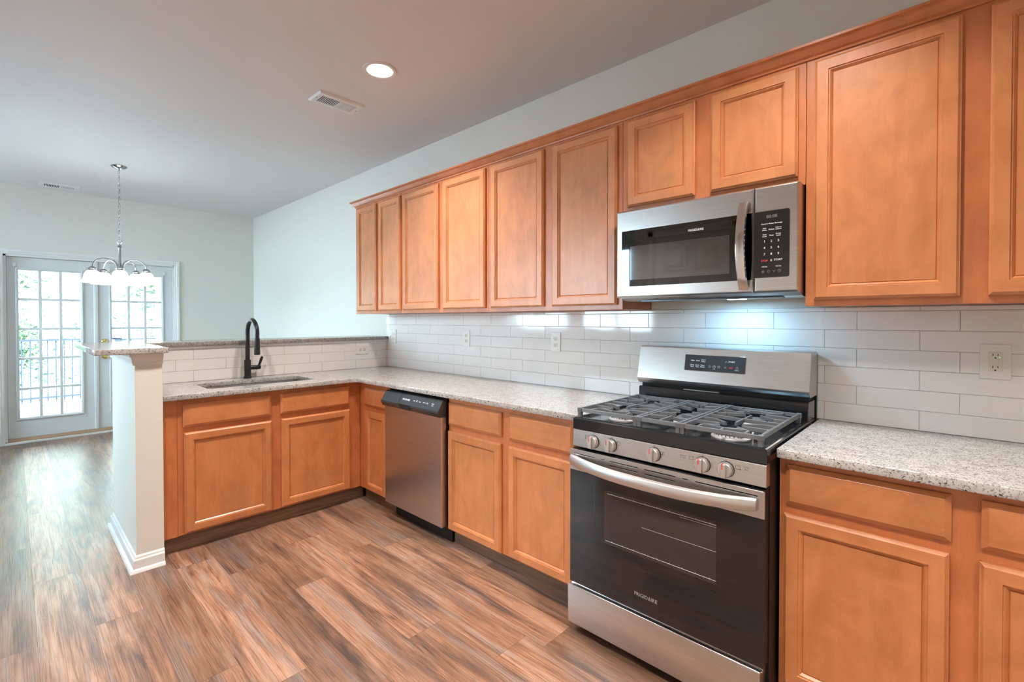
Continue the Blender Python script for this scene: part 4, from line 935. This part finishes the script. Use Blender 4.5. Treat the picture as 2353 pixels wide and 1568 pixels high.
# ------------------------------------------------------------------ outside
def outside():
    mb = MB(); mb.box(-7.9, XF-T-0.002, -6.0, 3.0, -0.16, -0.06); o = mb.build('patio_slab', CONC); tag(o, 'pale patio slab outside the french doors', kind='structure')
    # rising ground
    mb = MB(); nx, ny = 40, 60; vs = []
    for i in range(nx+1):
        for j in range(ny+1):
            x = -7.85-i*0.5; y = -13+j*0.55
            d = -x-10.2; z = -0.05 + (max(0, d)**1.15)*0.52 + 0.10*math.sin(x*1.7+y*0.9)*(1 if d > 0 else 0.1)
            if d > 8: z = z+(d-8)*0.35
            vs.append((x, y, z-0.02))
    fs = [(i*(ny+1)+j, (i+1)*(ny+1)+j, (i+1)*(ny+1)+j+1, i*(ny+1)+j+1) for i in range(nx) for j in range(ny)]
    mb.add(vs, fs, 0)
    me = mb
    for k in range(len(mb.f)): mb.m[k] = 0 if k < ny*5 else 1
    o = mb.build('hillside', [LITTER, HILL], smooth=True); tag(o, 'sunlit hillside of leaf litter and ivy beyond the fence', kind='structure')
    mb = MB(); mb.box(-40, 20, -40, -5.2, -0.4, -0.2); o = mb.build('lawn', LITTER); tag(o, 'pale open ground outside the left windows', kind='structure')
    # ivy leaves scattered over the slope
    mb = MB()
    for k in range(15000):
        d = random.random()**0.8*9; x = -10.6-d; y = random.uniform(-8, 4)*(0.5+d/12)-1
        dd = -x-10.2; z = -0.12+(dd**1.15)*0.52+random.random()**2*0.5
        cl = math.sin(x*2.3+1)*math.sin(y*1.9)+math.sin(x*5.1)*math.sin(y*4.3+2)*0.6
        if cl < 0.0 and random.random() < 0.85: continue
        s = random.uniform(0.025, 0.07); n_ = Vector((random.uniform(0.2, 1), random.uniform(-0.7, 0.7), random.uniform(-0.2, 1))).normalized()
        a = n_.orthogonal().normalized(); a = (Matrix.Rotation(random.uniform(0, 6.28), 3, n_) @ a); b = n_.cross(a); c = Vector((x, y, z))
        mb.add([c-a*s, c-b*s*0.6, c+a*s, c+b*s*0.6], [(0, 1, 2, 3)])
    o = mb.build('ivy', LEAF); tag(o, 'green ivy leaves covering the sunlit slope', 'ivy', kind='stuff')
    # shrubs and tree
    def shrub(x, y, z0, r, hgt, label, n=1300):
        t = thing('shrub', label, 'shrub', (x, y, z0), 'shrubs beyond the fence'); mb = MB()
        for k in range(n):
            th = random.uniform(0, 2*PI); ph = math.acos(random.uniform(-0.6, 1)); rr = r*random.uniform(0.55, 1)
            c = Vector((x+rr*math.sin(ph)*math.cos(th), y+rr*math.sin(ph)*math.sin(th), z0+hgt*0.55+rr*math.cos(ph)*hgt/(2*r)))
            s = random.uniform(0.025, 0.06); n_ = Vector((random.uniform(-1, 1), random.uniform(-1, 1), random.uniform(-0.3, 1))).normalized(); a = n_.orthogonal().normalized(); b = n_.cross(a)
            mb.add([c-a*s, c-b*s*0.6, c+a*s, c+b*s*0.6], [(0, 1, 2, 3)])
        mb.build('foliage', LEAF, t)
        mb = MB()
        for k in range(5): mb.tube([(x, y, z0), (x+random.uniform(-r, r)*0.6, y+random.uniform(-r, r)*0.6, z0+hgt*0.8)], [0.02, 0.008], 6)
        mb.build('stem', BARK, t)
    shrub(-11.3, -2.55, 0.15, 0.55, 1.3, 'leafy green shrub low behind the fence, seen in the left door')
    shrub(-13.3, -2.75, 1.6, 0.6, 1.3, 'green shrub high on the slope, seen in the top left panes')
    shrub(-13.2, 0.35, 1.6, 0.8, 1.5, 'green shrub on the slope, seen in the right door')
    t = thing('tree', 'slender bare-trunked tree on the slope seen through the left door', 'tree', (-15, -2.85, 2.4))
    mb = MB(); mb.tube([(-15, -2.85, 2.3), (-15.05, -2.8, 5), (-15, -2.7, 8)], [0.09, 0.07, 0.04], 10); mb.build('trunk', BARK, t, True)
    mb = MB()
    for k in range(8): z = 3+k*0.5; a = k*2.1; mb.tube([(-15.03, -2.8, z), (-15+math.cos(a)*0.4, -2.8+math.sin(a)*0.45, z+0.6)], [0.025, 0.006], 6)
    mb.build('branch', BARK, t)
    # fence
    t = thing('metal_fence', 'black metal picket fence along the edge of the patio', 'fence', (-9.5, -2.0, -0.06))
    for zz, hh in ((1.010, 0.03), (0.082, 0.028)):
        mb = MB(); mb.box(-9.52, -9.48, -5.2, -1.15, zz-hh/2, zz+hh/2); mb.build('rail', FENCEB, t)
    y = -5.15
    while y < -1.2:
        mb = MB(); mb.box(-9.508, -9.492, y-0.008, y+0.008, 0.005, 1.0); mb.build('picket', FENCEB, t); y += 0.0985
    mb = MB(); mb.box(-9.54, -9.46, -1.15, -1.07, -0.06, 1.03); fp = mb.build('post', FENCEB, t)
    mb = MB(); mb.prism([(-9.56, -1.17), (-9.44, -1.17), (-9.44, -1.05), (-9.56, -1.05)], 'z', 1.03, 1.10); mb.build('post_cap', simple('pale_cap', (0.45, 0.50, 0.58), 0.5), fp)
    mb = MB(); mb.tube([(-9.5, -1.07, 1.0), (-10.6, 0.6, 0.98)], 0.02, 6); mb.tube([(-9.5, -1.07, 0.1), (-10.6, 0.6, 0.08)], 0.016, 6); mb.build('return_rail', FENCEB, t)
    mb = MB(); mb.box(-7.52, -7.32, -0.905, -0.68, -0.0595, 2.6); o = mb.build('added_white_post', POSTW); tag(o, 'white post added outside to whiten the last panes of the right french door', 'post')  # added block; turns the right door's last column of panes plain white
outside()
